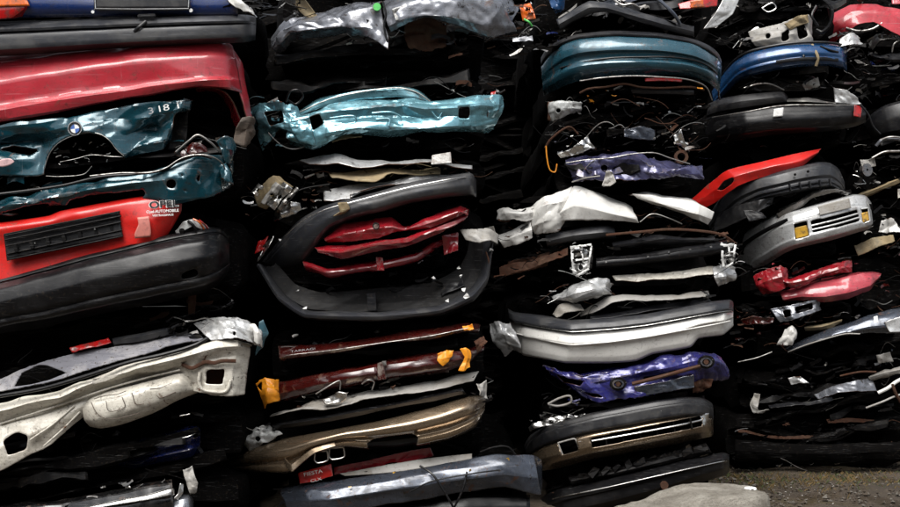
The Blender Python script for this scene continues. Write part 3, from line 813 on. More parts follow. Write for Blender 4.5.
    c.round_('lamp_socket', 'oily_shade_dark', (182, 231, -4), 1.7, 1, 14, parent=tl)
    top = [(-110, 306, 0), (0, 277.5, -4), (45, 265.5, -6), (90, 253, -8), (140, 241, -8), (180, 232, -6), (205, 228, -2), (219, 228.5, 8), (227, 236, 24), (230, 244, 46)]
    bot = [(-110, 362, 0), (0, 333, -4), (45, 326, -6), (90, 316, -8), (140, 306, -8), (180, 298, -6), (205, 292, -2), (219, 284, 8), (228, 274, 24), (230.5, 266, 46)]
    bp = c.loft('bumper', 'black_plastic', top, bot, ((0, 12), (.02, 3), (.07, 0), (.085, 1.2), (.11, 1.2), (.125, -2), (.22, -8), (.45, -11), (.68, -9), (.76, -7), (.80, -9), (.88, -7), (1, 10)), nu=170, nv=64, sv=.2, crush=.2, K=8, wave=.2, holes=[[(181, 272), (197, 268), (198, 276), (182, 280)]])
    c.box_('tow_hole_shade', 'oily_shade_dark', (189, 274, -10), (10, 5, 2), roll=14, bev=.4, parent=bp)  # dark block standing in for the shade inside the towing recess
    c.scraps(120, 290, 240, 318, 26, (10, 30), BLK + ('rusty_steel',), (4, 12), -0.2)
    c.panel('rust_bracket', 'rusty_steel', [[(188, 296, 14), (196, 294, 14)], [(188, 314, 16), (195, 314, 16)]], nu=10, nv=12, crush=1)

    # --- cream car
    c = Car('cream white crushed car showing its bare rear floor panel, below the black bumper', G1, Y1, *X1, 308, 418, 0.36)
    felt = c.panel('parcel_shelf', 'grey_felt', [[(-110, 405, 6), (0, 378, 4), (42, 361, 2), (80, 352, 0), (120, 345, 0), (165, 337, 2), (200, 335, 6)],
        [(-110, 418, 0), (0, 391, -4), (42, 383, -6), (80, 373, -7), (120, 361, -8), (165, 348, -6), (205, 341, -2)]], nu=190, nv=56, crush=.9, K=14, holes=[[(14, 387), (22, 373), (38, 365), (46, 365), (67, 373), (50, 380), (30, 385)]], wave=.5)
    c.panel('shelf_underlay', 'oily_shade_dark', [[(0, 372, 16), (80, 352, 16)], [(0, 396, 8), (80, 376, 8)]], nu=20, nv=8)
    c.loft('trim_panel', 'grey_plastic', [(112, 338, 4), (140, 333, 2), (168, 327, 4), (174, 330, 10)], [(114, 346, 2), (140, 342, 0), (168, 336, 2), (176, 336, 10)], nu=40, nv=12, crush=.5)
    tl = c.panel('taillight', 'red_lens', [[(71, 349, 0), (90, 342, -2), (108, 337, 0)], [(73, 353, -2), (92, 348, -4), (111, 342, -2)]], nu=30, nv=10, crush=1.0)
    c.tube('seal', 'black_plastic', [(-100, 416, -8), (0, 396, -10), (40, 389, -11), (80, 378, -12), (130, 362, -13), (165, 354, -12), (195, 345, -9), (208, 338, -4)], 1.2, parent=felt)
    T = [(-110, 425, 0), (0, 404, -2), (28, 397, -4), (60, 391, -5), (82, 381, -6), (110, 372, -8), (135, 361, -8), (165, 355, -9), (195, 347, -8), (215, 341, -6), (238, 339, -2), (252, 343, 8)]
    A = [(-110, 432, -8), (0, 411, -10), (28, 404, -10), (60, 397, -12), (82, 387, -12), (110, 378, -13), (135, 369, -14), (165, 362, -14), (195, 354, -12), (215, 348, -9), (238, 346, -5), (252, 349, 6)]
    B = [(-110, 445, 0), (0, 424, 0), (28, 415, 0), (60, 405, -1), (82, 396, -2), (110, 388, -4), (135, 379, -4), (165, 371, -5), (195, 364, -6), (215, 358, -5), (236, 356, -2), (250, 357, 8)]
    C = [(-110, 470, -6), (0, 448, -8), (28, 436, -8), (55, 423, -6), (80, 408, -4), (108, 396, 0), (135, 388, 2), (165, 381, 2), (195, 374, -5), (215, 372, -6), (232, 374, -3), (247, 374, 8)]
    D = [(-110, 495, -4), (0, 471, -6), (26, 457, -6), (52, 445, -4), (82, 416, 0), (108, 402, 4), (135, 396, 6), (165, 388, 6), (196, 391, -3), (216, 396, -5), (232, 396, -3), (244, 394, 8)]
    rp = c.panel('rear_panel', 'cream_paint', [[(p[0], p[1] + 2, p[2] + 12) for p in T], T, A, B, C, D], nu=210, nv=80, crush=.9, K=30, sv=.45, wave=.5,
        holes=[[(207, 369.5), (225, 369), (222.5, 385), (205.5, 384.5)], [(3, 441), (16, 432), (28, 435), (27, 449), (8, 456)]])
    for a in ([(0, 424, -4), (60, 405, -6), (110, 388, -7), (150, 377, -7), (180, 370, -7)], [(30, 440, -9), (52, 425, -8), (74, 406, -6)], [(44, 446, -7), (62, 430, -6), (80, 412, -5)]):
        c.tube('pressed_rib', 'cream_paint', a, .6, parent=rp)
    c.panel('lamp_hole_liner', 'rusty_steel', [[(200, 366, 12), (230, 366, 12)], [(200, 388, 12), (230, 388, 12)]], nu=10, nv=8, parent=rp)
    c.tube('hole_flange', 'cream_paint', [(200, 372, -7), (199, 381, -7), (202, 389, -7), (214, 392, -7), (226, 391, -6), (231, 380, -5)], 1.0, parent=rp)
    c.tube('torn_edge', 'rusty_steel', [(182, 364, -8), (192, 368, -9), (205, 362, -8), (214, 363, -8), (222, 361, -7), (236, 361, -5)], 1.2, .6, parent=rp)
    sp = c.panel('spare_wheel_well', 'cream_paint', [[(82, 397, 4), (90, 394, -2), (120, 388, -6), (150, 381, -7), (180, 374, -6), (192, 374, 0)],
        [(82, 408, -4), (92, 406, -9), (120, 398, -12), (150, 391, -12), (180, 383, -10), (194, 382, -2)],
        [(84, 420, -4), (95, 420, -9), (120, 413, -12), (150, 404, -11), (180, 392, -9), (196, 389, -2)],
        [(90, 427, 2), (100, 428, -3), (122, 423, -4), (152, 412, -4), (180, 398, -3), (197, 392, 2)],
        [(96, 425, 14), (104, 426, 12), (124, 420, 10), (152, 409, 10), (180, 396, 10), (197, 391, 12)]], nu=110, nv=46, crush=.5, K=10, sv=.7)
    for a in ([(94, 399, -9), (104, 396, -11), (118, 394, -12), (126, 391, -12)], [(106, 401, -13), (109, 411, -13), (122, 409, -13), (125, 406, -13), (122, 397, -13)], [(91, 402, -9), (96, 412, -11), (104, 418, -12), (116, 419, -12), (140, 413, -12)],
              [(132, 393, -13), (136, 404, -13), (144, 404, -13)], [(150, 389, -12), (160, 388, -12), (172, 383, -11)], [(156, 394, -12), (160, 398, -12), (176, 392, -11)]):
        c.tube('pressed_groove', 'brown_fibre', a, .24, parent=sp)
    c.panel('corner_panel', 'silver_paint', [[(196, 326, 10), (210, 319, 6), (232, 317, 4), (246, 322, 6), (258, 332, 14)], [(204, 334, 0), (220, 328, -4), (235, 327, -6), (250, 331, 0), (260, 340, 10)], [(212, 341, -4), (225, 339, -7), (238, 338, -7), (250, 343, 0), (258, 346, 10)]], nu=70, nv=40, crush=1.7, K=26, holes=[disc(234.5, 333.5, 1.6, 2.4)])
    c.panel('torn_fender', 'white_paint', [[(247, 325, 4), (254, 324, 0), (261, 334, 2)], [(250, 331, 0), (258, 332, -4), (262.5, 341, 0)], [(252, 338, 2), (258, 344, -2), (261, 347, 2)]], nu=26, nv=20, crush=1.0)
    c.panel('plastic_shard', 'blue_plastic', [[(259, 322, 16), (263, 319, 16)], [(258, 338, 18), (269, 334, 18)], [(256, 356, 22), (262, 346, 22)]], nu=12, nv=16, crush=.8)
    c.scraps(166, 316, 208, 340, 46, (-4, 8), BLK + ('dirty_steel',), (2, 6))
    c.scraps(0, 355, 40, 380, 10, (4, 14), BLK, (3, 8))
    c.strata(3, y=(316, 335), d=(14, 26))

    # --- navy and black cars at the foot of the pile
    c = Car('dark navy crushed car in deep shadow under the cream one', G1, Y1, *X1, 418, 474, 0.36)
    f = c.loft('fender', 'navy_paint', [(118, 446, 34), (140, 440, 22), (165, 434, 14), (190, 426, 12), (200, 428, 24)], [(118, 470, 34), (140, 468, 22), (165, 462, 14), (190, 457, 12), (200, 452, 26)], ((0, 10), (.1, 1), (.4, -3), (.6, 0), (.75, -4), (1, 6)), nu=70, nv=30, crush=.4)
    c.tube('trim_strip', 'bright_metal', [(172, 439, 8), (182, 438, 6), (190, 436, 6), (197, 432, 10)], .35, parent=f)
    c.tube('trim_strip', 'bright_metal', [(180, 416, 4), (190, 414, 4)], .4, parent=f)
    c.strata(5, y=(425, 470), d=(6, 22))
    c.scraps(20, 425, 205, 470, 30, (8, 26), BLK, (4, 10), -.15)
    c = Car('glossy black crushed car with bright chrome strip at the foot of the left pile', G1, Y1, *X1, 474, 541, 0.30)
    f = c.loft('bumper', 'black_paint', [(-60, 512, 4), (60, 500, 0), (110, 492, -3), (150, 484, -4), (172, 480, 0)], [(-60, 556, 4), (60, 545, 0), (110, 538, -3), (150, 530, -4), (174, 526, 0)], nu=90, nv=30, crush=.7)
    c.loft('chrome_strip', 'bright_metal', [(66, 511, -4), (110, 502, -7), (150, 494, -8), (171, 488, -7), (174, 489, -3)], [(66, 513, -4), (110, 506, -7), (150, 500, -8), (170, 496, -7), (174, 495, -3)], ((0, 2), (.2, 0), (.8, -1), (1, 2)), nu=60, nv=10)
    c.panel('chrome_blade', 'bright_metal', [[(180, 483, 2), (183, 484, 4)], [(178, 494, 0), (183, 493, 2)], [(173, 499, -2), (178, 500, 0)]], nu=10, nv=16, crush=.3)
    c.loft('corner_panel', 'grey_paint', [(160, 504, 0), (175, 498, -2), (188, 495, 0), (193, 500, 10)], [(150, 545, 0), (172, 545, -3), (190, 545, 0), (195, 545, 10)], nu=36, nv=20, crush=.6)
    c.panel('torn_bracket', 'pale_plastic', [[(182, 470, 4), (191, 467, 4)], [(186, 480, 2), (198, 483, 4)], [(190, 494, 4), (196, 492, 6)]], nu=18, nv=18, crush=1.8)
    c.scraps(64, 484, 170, 500, 26, (-2, 6), ('dirty_steel', 'char_dark', 'oily_shade_dark', 'bright_metal'), (1.5, 5), -.2)
    c.strata(3, y=(476, 495), d=(6, 18))
pile1()

# ================================================================== pile 2
Y2, G2 = 7.4, 'crushed cars in the pile second from the left'
X2 = (262, 488)
def pile2():
    c = Car('dark grey crumpled car with rusty wheel arch, top of the second pile', G2, Y2, *X2, -55, 58, 0.30)
    c.panel('fender', 'grey_paint', [[(272, 40, 30), (288, 18, 24), (330, 10, 20), (362, 4, 20), (382, 0, 20)], [(270, 47, 12), (284, 27, 4), (328, 20, -2), (358, 13, -3), (380, 8, 0)], [(274, 52, 12), (290, 33, 2), (335, 27, -4), (366, 27, -8), (388, 36, -8)], [(278, 56, 20), (298, 40, 12), (340, 34, 8), (370, 36, -6), (389, 51, -10)]], nu=110, nv=46, crush=2.0, K=30)
    c.panel('fender', 'grey_paint', [[(384, 4, 20), (404, -8, 16), (430, -20, 12), (470, -20, 12), (502, -10, 14), (520, 8, 26)], [(385, 13, 0), (404, 5, -6), (425, -1, -10), (468, -3, -10), (500, 6, -6), (515, 20, 8)], [(389, 26, -6), (402, 19, -9), (425, 15, -11), (452, 18, -12), (488, 25, -9), (515, 26, 6)], [(391, 32, -3), (404, 24, -6), (425, 16, -6), (447, 24, -6), (487, 37, -5), (516, 31, 8)]], nu=130, nv=50, crush=1.5, K=26)
    c.panel('wheel_arch', 'rusty_steel', [[(404, 22, 8), (425, 16, 8), (446, 24, 8)], [(404, 36, 14), (425, 34, 14), (446, 38, 14)], [(408, 48, 12), (428, 50, 12), (446, 46, 12)]], nu=40, nv=26, crush=2)
    c.panel('headlight', 'clear_lens', [[(392, 10, -8), (404, 5, -9)], [(396, 22, -9), (406, 18, -9)]], nu=12, nv=10, crush=.8)
    c.panel('strut', 'tan_fibre', [[(284, -8, 4), (300, -8, 4)], [(302, 14, 8), (318, 17, 8)], [(326, 20, 10), (330, 19, 10)]], nu=18, nv=20, crush=1.2)
    c.round_('green_cap', 'green_plastic', (377, 7, -6), 2.6, 2, 16)
    c.tube('hose', 'black_plastic', [(383, 2, -8), (386, 14, -10), (384, 26, -10), (388, 44, -10)], .8)
    c.scraps(255, -5, 300, 18, 40, (0, 18), BLK + ('dirty_steel', 'dark_plastic'), (3, 9))
    c.scraps(345, 0, 400, 46, 40, (-6, 6), ('bright_metal', 'dirty_steel', 'char_dark', 'oily_shade_dark', 'grey_paint'), (2, 6))
    c.scraps(440, 22, 520, 56, 40, (4, 20), BLK + ('rusty_steel', 'maroon_paint'), (3, 9))
    c.scraps(500, -10, 545, 52, 60, (6, 26), ('grey_paint', 'dirty_steel', 'char_dark', 'oily_shade_dark', 'rusty_steel'), (3, 9))
    c.panel('orange_scrap', 'orange_lens', [[(519, 4, 10), (531, 2, 10)], [(523, 20, 8), (536, 19, 8)]], nu=14, nv=14, crush=1.8)
    c.tube('green_cable', 'green_plastic', [(524, 19, 8), (529, 22, 7), (532, 26, 9)], .7)
    c.strata(4, y=(40, 58), d=(14, 26))

    c = Car('light turquoise crushed car with a stamped bare rear panel', G2, Y2, *X2, 58, 150, 0.34)
    c.panel('shelf_panel', 'turquoise_paint', [[(296, 112, 30), (322, 98, 30), (356, 90, 30), (396, 87, 30), (416, 90, 30), (432, 100, 34)], [(296, 114, 4), (322, 100, 2), (356, 91.5, 0), (396, 88, 0), (414, 91, 2), (430, 101, 6)], [(298, 117, 2), (324, 107, 2), (356, 101, 2), (396, 97, 0), (414, 99, 0), (432, 104, 4)]], nu=90, nv=24, crush=.6, sv=.2)
    T = [(296, 117, 2), (328, 107, 0), (368, 102, -2), (400, 97, 0), (425, 103, -4), (455, 101, -6), (478, 98, -4), (501, 99, 6)]
    A = [(292, 122, -4), (326, 112, -6), (368, 106, -9), (400, 104, -8), (425, 108, -9), (455, 107, -10), (480, 105, -8), (503, 107, 4)]
    B = [(288, 130, -2), (326, 121, -4), (368, 116, -4), (400, 116, -2), (425, 118, -4), (455, 116, -7), (480, 115, -6), (500, 116, 4)]
    C = [(286, 138, -6), (318, 135, -8), (358, 128, -10), (390, 129, -10), (425, 128, -10), (454, 126, -9), (482, 126, -6), (497, 124, 4)]
    D = [(290, 142, -2), (312, 147, -6), (345, 134, -4), (386, 134, -4), (425, 133, -4), (453, 131, -4), (484, 131, -2), (494, 128, 6)]
    rp = c.panel('rear_panel', 'turquoise_paint', [[(p[0], p[1] + 1, p[2] + 14) for p in T], T, A, B, C, D, [(p[0], p[1] + 1, p[2] + 12) for p in D]], nu=200, nv=64, crush=1.7, K=34, sv=.4, holes=[[(309, 117), (320, 114), (324, 124), (313, 131)], [(459, 107), (470, 107), (469, 119), (458, 118)], [(350, 99), (357, 98), (356, 100)]])
    for a in ([(330, 118, -8), (354, 116, -9), (356, 122, -8), (334, 125, -8)], [(372, 113, -9), (390, 112, -9), (400, 116, -8), (402, 121, -8)], [(376, 119, -8), (389, 119, -8), (389, 126, -10)], [(432, 112, -9), (438, 118, -9), (442, 113, -9)]):
        c.tube('pressed_rib', 'turquoise_paint', a, .55, parent=rp)
    c.panel('fender', 'turquoise_paint', [[(252, 108, 10), (262, 103, 2), (282, 101, -4), (298, 106, 2)], [(254, 118, 8), (268, 112, -4), (286, 116, -6), (302, 118, -2)], [(258, 132, 8), (272, 126, -2), (294, 132, -8), (312, 132, -6)], [(262, 151, 10), (280, 132, 2), (302, 141, -6), (316, 147, -4)]], nu=70, nv=44, crush=2.4, K=26, holes=[[(264, 112), (282, 110), (284, 122), (270, 126)]])
    c.panel('fender', 'turquoise_paint', [[(486, 99, 0), (497, 96, 2), (502, 100, 8)], [(488, 113, -4), (498, 110, -2), (501, 114, 8)], [(484, 132, -2), (490, 122, 0), (496, 120, 10)]], nu=30, nv=26, crush=1.8)
    c.tube('seal', 'dirty_steel', [(300, 112, 0), (330, 99, -1), (370, 90.5, -1), (400, 88, -1), (418, 93, 0), (432, 103, 0)], .45)
    c.panel('foam_strip', 'tan_fibre', [[(328, 137, 4), (348, 133, 4), (362, 133, 4)], [(332, 142, 2), (350, 139, 2), (362, 136, 2)]], nu=24, nv=8, crush=1)
    c.panel('taillight', 'red_lens', [[(491, 92, 2), (496, 91, 2)], [(491, 99, 2), (495, 100, 2)]], nu=8, nv=8, crush=.8)
    c.tube('hose', 'black_plastic', [(286, 102, -4), (290, 92, -6), (298, 90, -6), (303, 96, -4), (296, 104, -4), (288, 100, -6)], .7)
    c.scraps(252, 96, 300, 150, 46, (-4, 14), ('turquoise_paint', 'char_dark', 'oily_shade_dark', 'teal_paint', 'dirty_steel'), (2, 7))
    c.scraps(425, 76, 500, 104, 44, (0, 20), BLK + ('dirty_steel', 'rusty_steel'), (2, 7))
    c.scraps(290, 138, 480, 150, 30, (8, 24), BLK, (3, 8))
    c.strata(4, y=(66, 92), d=(12, 28))

    c = Car('flattened pale grey and tan sheet wreck above the dark bumper loop', G2, Y2, *X2, 150, 188, 0.30)
    c.panel('roof_sheet', 'silver_paint', [[(300, 163, 14), (335, 155, 8), (356, 160, 4), (400, 161, 2), (430, 160, 2), (472, 166, 8)], [(310, 166, 4), (338, 164, -4), (356, 167, -6), (400, 163, -6), (430, 163, -6), (472, 170, 4)]], nu=90, nv=16, crush=1.0)
    c.box_('hinge', 'white_paint', (441, 159, -6), (13, 7, 3), roll=5, jit=.8)
    c.panel('headliner', 'tan_fibre', [[(328, 172, 10), (356, 170, 4), (392, 168, 4), (440, 170, 8)], [(332, 178, -2), (356, 181, -6), (376, 182, -7), (392, 174, -4), (440, 176, 4)]], nu=70, nv=18, crush=1.1)
    c.panel('roof_sheet', 'silver_paint', [[(323, 190, 8), (355, 184, 4), (420, 177, 6), (470, 172, 8)], [(324, 200, -4), (350, 199, -6), (352, 193, -5), (470, 176, 6)]], nu=70, nv=18, crush=1.3)
    hs = c.panel('lamp_housing', 'tan_fibre', [[(254, 196, 4), (264, 184, 0), (273, 177, -2), (278, 178, 2)], [(258, 206, 0), (270, 193, -5), (281, 182, -6), (286, 182, 0)], [(266, 210, 2), (276, 200, -3), (287, 188, -3), (294, 186, 2)]], nu=50, nv=34, crush=1.0, K=14, holes=[disc(271, 193.5, 2.3)])
    for (xa, ya, xb, yb, w, mt) in ((254, 194, 262, 186, 4.5, 'bright_metal'), (263, 204, 279, 184, 3.6, 'pale_plastic'), (270, 207, 288, 185, 5.5, 'bright_metal'), (278, 209, 298, 188, 3.2, 'dirty_steel')):
        c.panel('reflector', mt, [[(xa - w * .7, ya - w * .5, -7), (xb - w * .7, yb - w * .5, -8)], [(xa, ya, -10), (xb, yb, -11)], [(xa + w * .7, ya + w * .5, -8), (xb + w * .7, yb + w * .5, -9)]], nu=30, nv=14, crush=1.0, K=12, parent=hs, holes=[disc((xa + xb) / 2 + 1, (ya + yb) / 2 + 1, 2.4)])
    c.panel('reflector', 'bright_metal', [[(275, 212, 0), (290, 202, -6), (300, 203, -4)], [(274, 221, 2), (292, 215, -4), (302, 210, -2)]], nu=26, nv=16, crush=1.6, parent=hs)
    c.tube('wiring', 'char_dark', [(284, 206, -10), (292, 198, -10), (300, 190, -8), (330, 184, -4)], .5)
    c.scraps(240, 176, 275, 220, 26, (0, 14), ('bright_metal', 'char_dark', 'oily_shade_dark', 'rusty_steel'), (2, 6))
    c.scraps(296, 166, 330, 212, 40, (0, 16), ('rusty_steel', 'char_dark', 'oily_shade_dark', 'pale_plastic', 'bright_metal'), (2, 7))
    c.scraps(330, 165, 475, 182, 40, (2, 18), ('rusty_steel', 'tan_fibre', 'char_dark', 'oily_shade_dark'), (2, 7), -.05)

    c = Car('red crushed car squeezed inside a looped dark grey bumper', G2, Y2, *X2, 188, 324, 0.42)
    top = [(262, 262, 30), (279, 241, 8), (301, 219, -4), (324, 207, -10), (350, 199, -13), (410, 183.5, -14), (448, 176, -12), (470, 173, -4), (476, 180, 16)]
    bot = [(280, 272, 30), (303, 262, 10), (316, 246, -2), (330, 229, -8), (354, 218, -12), (410, 203, -13), (448, 197, -11), (470, 195, -3), (476, 198, 16)]
    bp = c.loft('bumper', 'grey_plastic', top, bot, ((0, 14), (.04, 2), (.12, -1), (.16, -1), (.2, -3), (.55, -5), (.8, -4), (.95, 0), (1, 14)), nu=140, nv=46, sv=.35, crush=.4, K=10)
    c.tube('trim_strip', 'bright_metal', [(285, 236, -2), (302, 221, -9), (324, 210, -15), (350, 202.5, -18), (410, 187, -19), (448, 179.5, -17), (466, 177, -10)], .32, parent=bp)
    c.panel('torn_clip', 'tan_fibre', [[(338, 203, -19), (347, 202, -19)], [(340, 212, -19), (350, 209, -19)], [(333, 217, -17), (344, 214, -18)]], nu=14, nv=12, crush=1.2)
    h1 = c.panel('hood', 'dark_red_paint', [[(325, 236, 5), (340, 228, -1), (366, 222, -3), (392, 218, -3), (404, 226, -1), (432, 216, -3), (460, 206, -1), (469, 209, 5)], [(325, 240, -5), (345, 234, -12), (370, 229, -15), (392, 226, -15), (405, 229, -11), (434, 221, -14), (458, 212, -13), (469, 212, -3)], [(328, 243, -1), (350, 241, -9), (378, 238, -12), (394, 233, -12), (406, 231, -9), (434, 226, -11), (456, 217, -11), (468, 214, -1)]], nu=110, nv=34, crush=1.0, K=16)
    em = c.round_('badge', 'maroon_paint', (376, 226, -18), 2.3, 1, 20); c.round_('badge_rim', 'char_dark', (376, 226, -18.6), 2.4, .8, 20, ring=.78, parent=em)
    c.panel('hood', 'dark_red_paint', [[(314, 248, 1), (340, 246, -3), (378, 240, -5), (405, 238, -5), (430, 226, -5), (456, 216, -3), (468, 214, 3)], [(318, 251, -7), (342, 252, -14), (378, 244, -17), (408, 240, -17), (432, 231, -15), (456, 222, -12), (467, 217, -1)], [(326, 253, -5), (342, 258, -10), (386, 249, -13), (414, 243, -13), (436, 235, -11), (456, 227, -9), (466, 220, 1)]], nu=110, nv=34, crush=.9, K=14)
    bm_ = c.loft('bumper_beam', 'dark_red_paint', [(302, 261, 8), (326, 268, 0), (345, 266, -2), (372, 262, -3), (415, 253, -2), (432, 241, 2), (448, 236, 8)], [(306, 269, 8), (330, 276, 0), (345, 275, -2), (374, 271, -3), (417, 261, -2), (436, 249, 2), (450, 244, 8)], ((0, 5), (.15, 0), (.5, -2), (.85, 0), (1, 5)), nu=90, nv=18, crush=.7)
    c.box_('latch', 'dark_red_paint', (380, 264, -6), (5, 9, 3), roll=5, jit=.6, parent=bm_)
    c.panel('end_bracket', 'dark_red_paint', [[(442, 236, 0), (458, 232, 0)], [(444, 254, -2), (458, 250, -2)]], nu=24, nv=24, crush=1.5)
    lo = c.panel('lower_bumper', 'grey_plastic', [
        [(264, 266, 16), (286, 296, 14), (309, 310, 12), (379, 312, 12), (438, 306, 12), (468, 292, 14), (480, 276, 16), (484, 239, 18)],
        [(259.5, 264, 0), (281.5, 297, -6), (307, 312.5, -9), (380, 314.5, -10), (440, 308.5, -8), (471.5, 294, -4), (485, 277, 2), (491, 239, 8)],
        [(257.5, 264, -1), (279.5, 298, -9), (305, 314.5, -12), (380, 316.8, -13), (440.5, 310.5, -11), (473, 295.5, -7), (487, 278, -2), (493, 238.5, 6)],
        [(256.5, 266, 0), (278.5, 300, -8), (304.5, 317, -11), (380, 319.5, -12), (441, 313, -10), (474, 298, -6), (488, 280, 0), (494, 239, 8)],
        [(260, 270, 16), (282, 304, 12), (307, 319, 10), (380, 321, 10), (441, 315, 10), (473, 301, 12), (487, 284, 16), (493, 246, 22)]], nu=140, nv=70, crush=.3, K=10, sv=0, su=.45)
    c.panel('shaded_inner_wall', 'char_dark', [  # raw black inner face; shade under the overhang also put into its colour
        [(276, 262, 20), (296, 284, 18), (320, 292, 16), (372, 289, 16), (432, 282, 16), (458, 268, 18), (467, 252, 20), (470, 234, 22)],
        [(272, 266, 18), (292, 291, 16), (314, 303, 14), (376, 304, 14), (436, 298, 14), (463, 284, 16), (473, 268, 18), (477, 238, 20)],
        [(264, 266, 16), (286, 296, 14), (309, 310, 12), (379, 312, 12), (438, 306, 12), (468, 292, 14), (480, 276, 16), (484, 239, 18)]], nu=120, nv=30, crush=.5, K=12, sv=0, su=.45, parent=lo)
    c.box_('bracket', 'dark_plastic', (372, 302, 6), (6, 12, 6), roll=3, parent=lo)
    c.panel('inner_tray', 'dark_plastic', [[(390, 290, 26), (442, 281, 24), (462, 272, 22)], [(386, 305, 16), (440, 298, 14), (464, 286, 12)]], nu=50, nv=20, crush=1.4, holes=[[(392, 299), (400, 295), (440, 291), (442, 297), (410, 303)]])
    c.panel('bumper_end', 'pale_plastic', [[(460, 230, 2), (478, 228, -2), (490, 229, 2), (496, 236, 8)], [(466, 240, -2), (480, 243, -5), (490, 241, -2), (495, 244, 6)]], nu=36, nv=16, crush=1.2)
    for (x, y, s) in ((298, 291, 2.2), (305, 308, 3), (463, 290, 3), (466, 296, 4), (446, 301, 3), (434, 278, 2.5), (459, 268, 2), (461, 276, 2), (491, 250, 2.5), (280, 240, 1.6)):
        c.box_('paint_flake', 'white_print', (x, y, -8 if y > 295 else 2), (s * .7, s * .5, .5), roll=x * 7 % 60, jit=.9, bev=0)
    c.panel('lamp_shell', 'bright_metal', [[(262, 246, 6), (274, 236, 2)], [(258, 262, 8), (272, 246, 2)]], nu=14, nv=14, crush=1.5)
    c.panel('lamp_lens', 'red_lens', [[(258, 242, 10), (268, 236, 8)], [(256, 254, 10), (264, 250, 8)]], nu=14, nv=14, crush=1.2)
    c.tube('cable', 'rusty_steel', [(486, 252, 0), (489, 262, 2), (488, 274, 4)], .5)
    c.scraps(300, 268, 450, 290, 60, (10, 34), BLK, (3, 9), -.05)
    c.scraps(400, 248, 440, 262, 20, (-3, 6), ('char_dark', 'dirty_steel', 'maroon_paint'), (1.5, 4), -.2)
    c.strata(3, y=(266, 284), d=(14, 30))

    c = Car('dark maroon crushed car with torn orange plastic ends, low in the second pile', G2, Y2, *X2, 324, 394, 0.34)
    t1 = c.loft('trunk_lid', 'maroon_paint', [(278, 346, 4), (330, 343, 0), (385, 335, -2), (430, 329, -2), (466, 323, 2), (480, 325, 12)], [(280, 360, 0), (330, 353, -4), (385, 344, -6), (430, 338, -6), (466, 331, -2), (478, 332, 12)], ((0, 22), (.08, 4), (.5, 0), (.85, -2), (1, 4)), nu=100, nv=24, crush=.7)
    c.tube('trim_strip', 'dirty_steel', [(283, 358, -6), (287, 355.5, -8), (330, 350.5, -10), (385, 342.5, -12), (430, 336, -11), (468, 328, -8)], .3, parent=t1)
    c.text('TARRAGI', 'grey_print', (303, 350.2, -9), 1.5, 7, parent=t1, sx=2.0)
    c.loft('rear_panel', 'maroon_paint', [(276, 383, 6), (312, 375, 0), (374, 363, -3), (382, 361, -1), (444, 352, -4), (474, 348, 0), (484, 346, 10)], [(278, 401, 6), (322, 391, 0), (374, 379, -3), (384, 377, 0), (446, 370, -4), (470, 362, 0), (484, 352, 10)], ((0, 14), (.08, 1), (.3, -2), (.6, -3), (.9, 0), (1, 6)), nu=110, nv=36, crush=.9, K=18)
    c.box_('latch', 'maroon_paint', (381, 371, -6), (5, 12, 3), roll=6, jit=.7)
    c.box_('latch_plate', 'dirty_steel', (384, 363, -7), (3, 3, 2), jit=.3)
    c.panel('orange_corner', 'orange_plastic', [[(256, 384, 4), (264, 377, -2), (273, 379, -3), (279, 380, 2)], [(260, 392, -2), (268, 388, -7), (276, 390, -7), (281, 390, 0)], [(266, 408, 2), (270, 402, -5), (277, 400, -4), (281, 396, 2)]], nu=36, nv=30, crush=1.4, holes=[[(257, 386), (262, 381), (262, 392)]])
    c.panel('orange_tab', 'orange_plastic', [[(438, 354, -8), (446, 350, -9), (454, 351, -8)], [(438, 360, -8), (446, 358, -11), (453, 357, -8)], [(444, 365, -7), (447, 362, -9), (450, 359, -8)]], nu=24, nv=18, crush=1.2)
    c.panel('orange_tab', 'orange_plastic', [[(460, 349, -6), (465, 348, -7), (470, 351, -5)], [(465, 357, -7), (468, 358, -8), (471, 359, -6)], [(459, 371, -6), (463, 371, -7), (468, 366, -5)]], nu=18, nv=22, crush=.8)
    c.panel('rust_tab', 'orange_plastic', [[(462, 326, -6), (472, 324, -6)], [(464, 331, -7), (474, 329, -7)]], nu=12, nv=10, crush=1)
    c.panel('rust_end', 'rusty_steel', [[(474, 342, 0), (484, 336, 2)], [(478, 352, -3), (487, 344, 0)]], nu=16, nv=16, crush=2)
    c.tube('bracket', 'dirty_steel', [(316, 394, -5), (324, 389, -6), (334, 383, -6), (340, 381, -5), (340, 390, -5)], .5)
    c.tube('bracket', 'dirty_steel', [(362, 384, -4), (368, 380, -6), (374, 382, -5), (372, 390, -4)], .5)
    c.scraps(285, 330, 400, 345, 34, (6, 20), BLK + ('dirty_steel',), (2, 7), -.12)
    c.scraps(300, 386, 400, 398, 30, (-2, 8), ('char_dark', 'rusty_steel', 'dirty_steel', 'oily_shade_dark'), (2, 6), -.2)
    c.strata(3, y=(330, 376), d=(10, 24), mats=('maroon_paint', 'char_dark', 'oily_shade_dark'))

    c = Car('bronze crushed car with long curved bumper and two chrome exhaust tips', G2, Y2, *X2, 394, 468, 0.34)
    c.panel('load_floor', 'pale_plastic', [[(272, 414, 14), (300, 406, 10), (327, 400, 8), (366, 392, 8), (405, 385, 8), (448, 377, 8), (479, 372, 12)], [(270, 418, 2), (300, 412, -4), (327, 408, -6), (366, 400, -7), (397, 396, -7), (440, 388, -6), (474, 380, 2)]], nu=110, nv=22, crush=1.1, K=20, wave=.6)
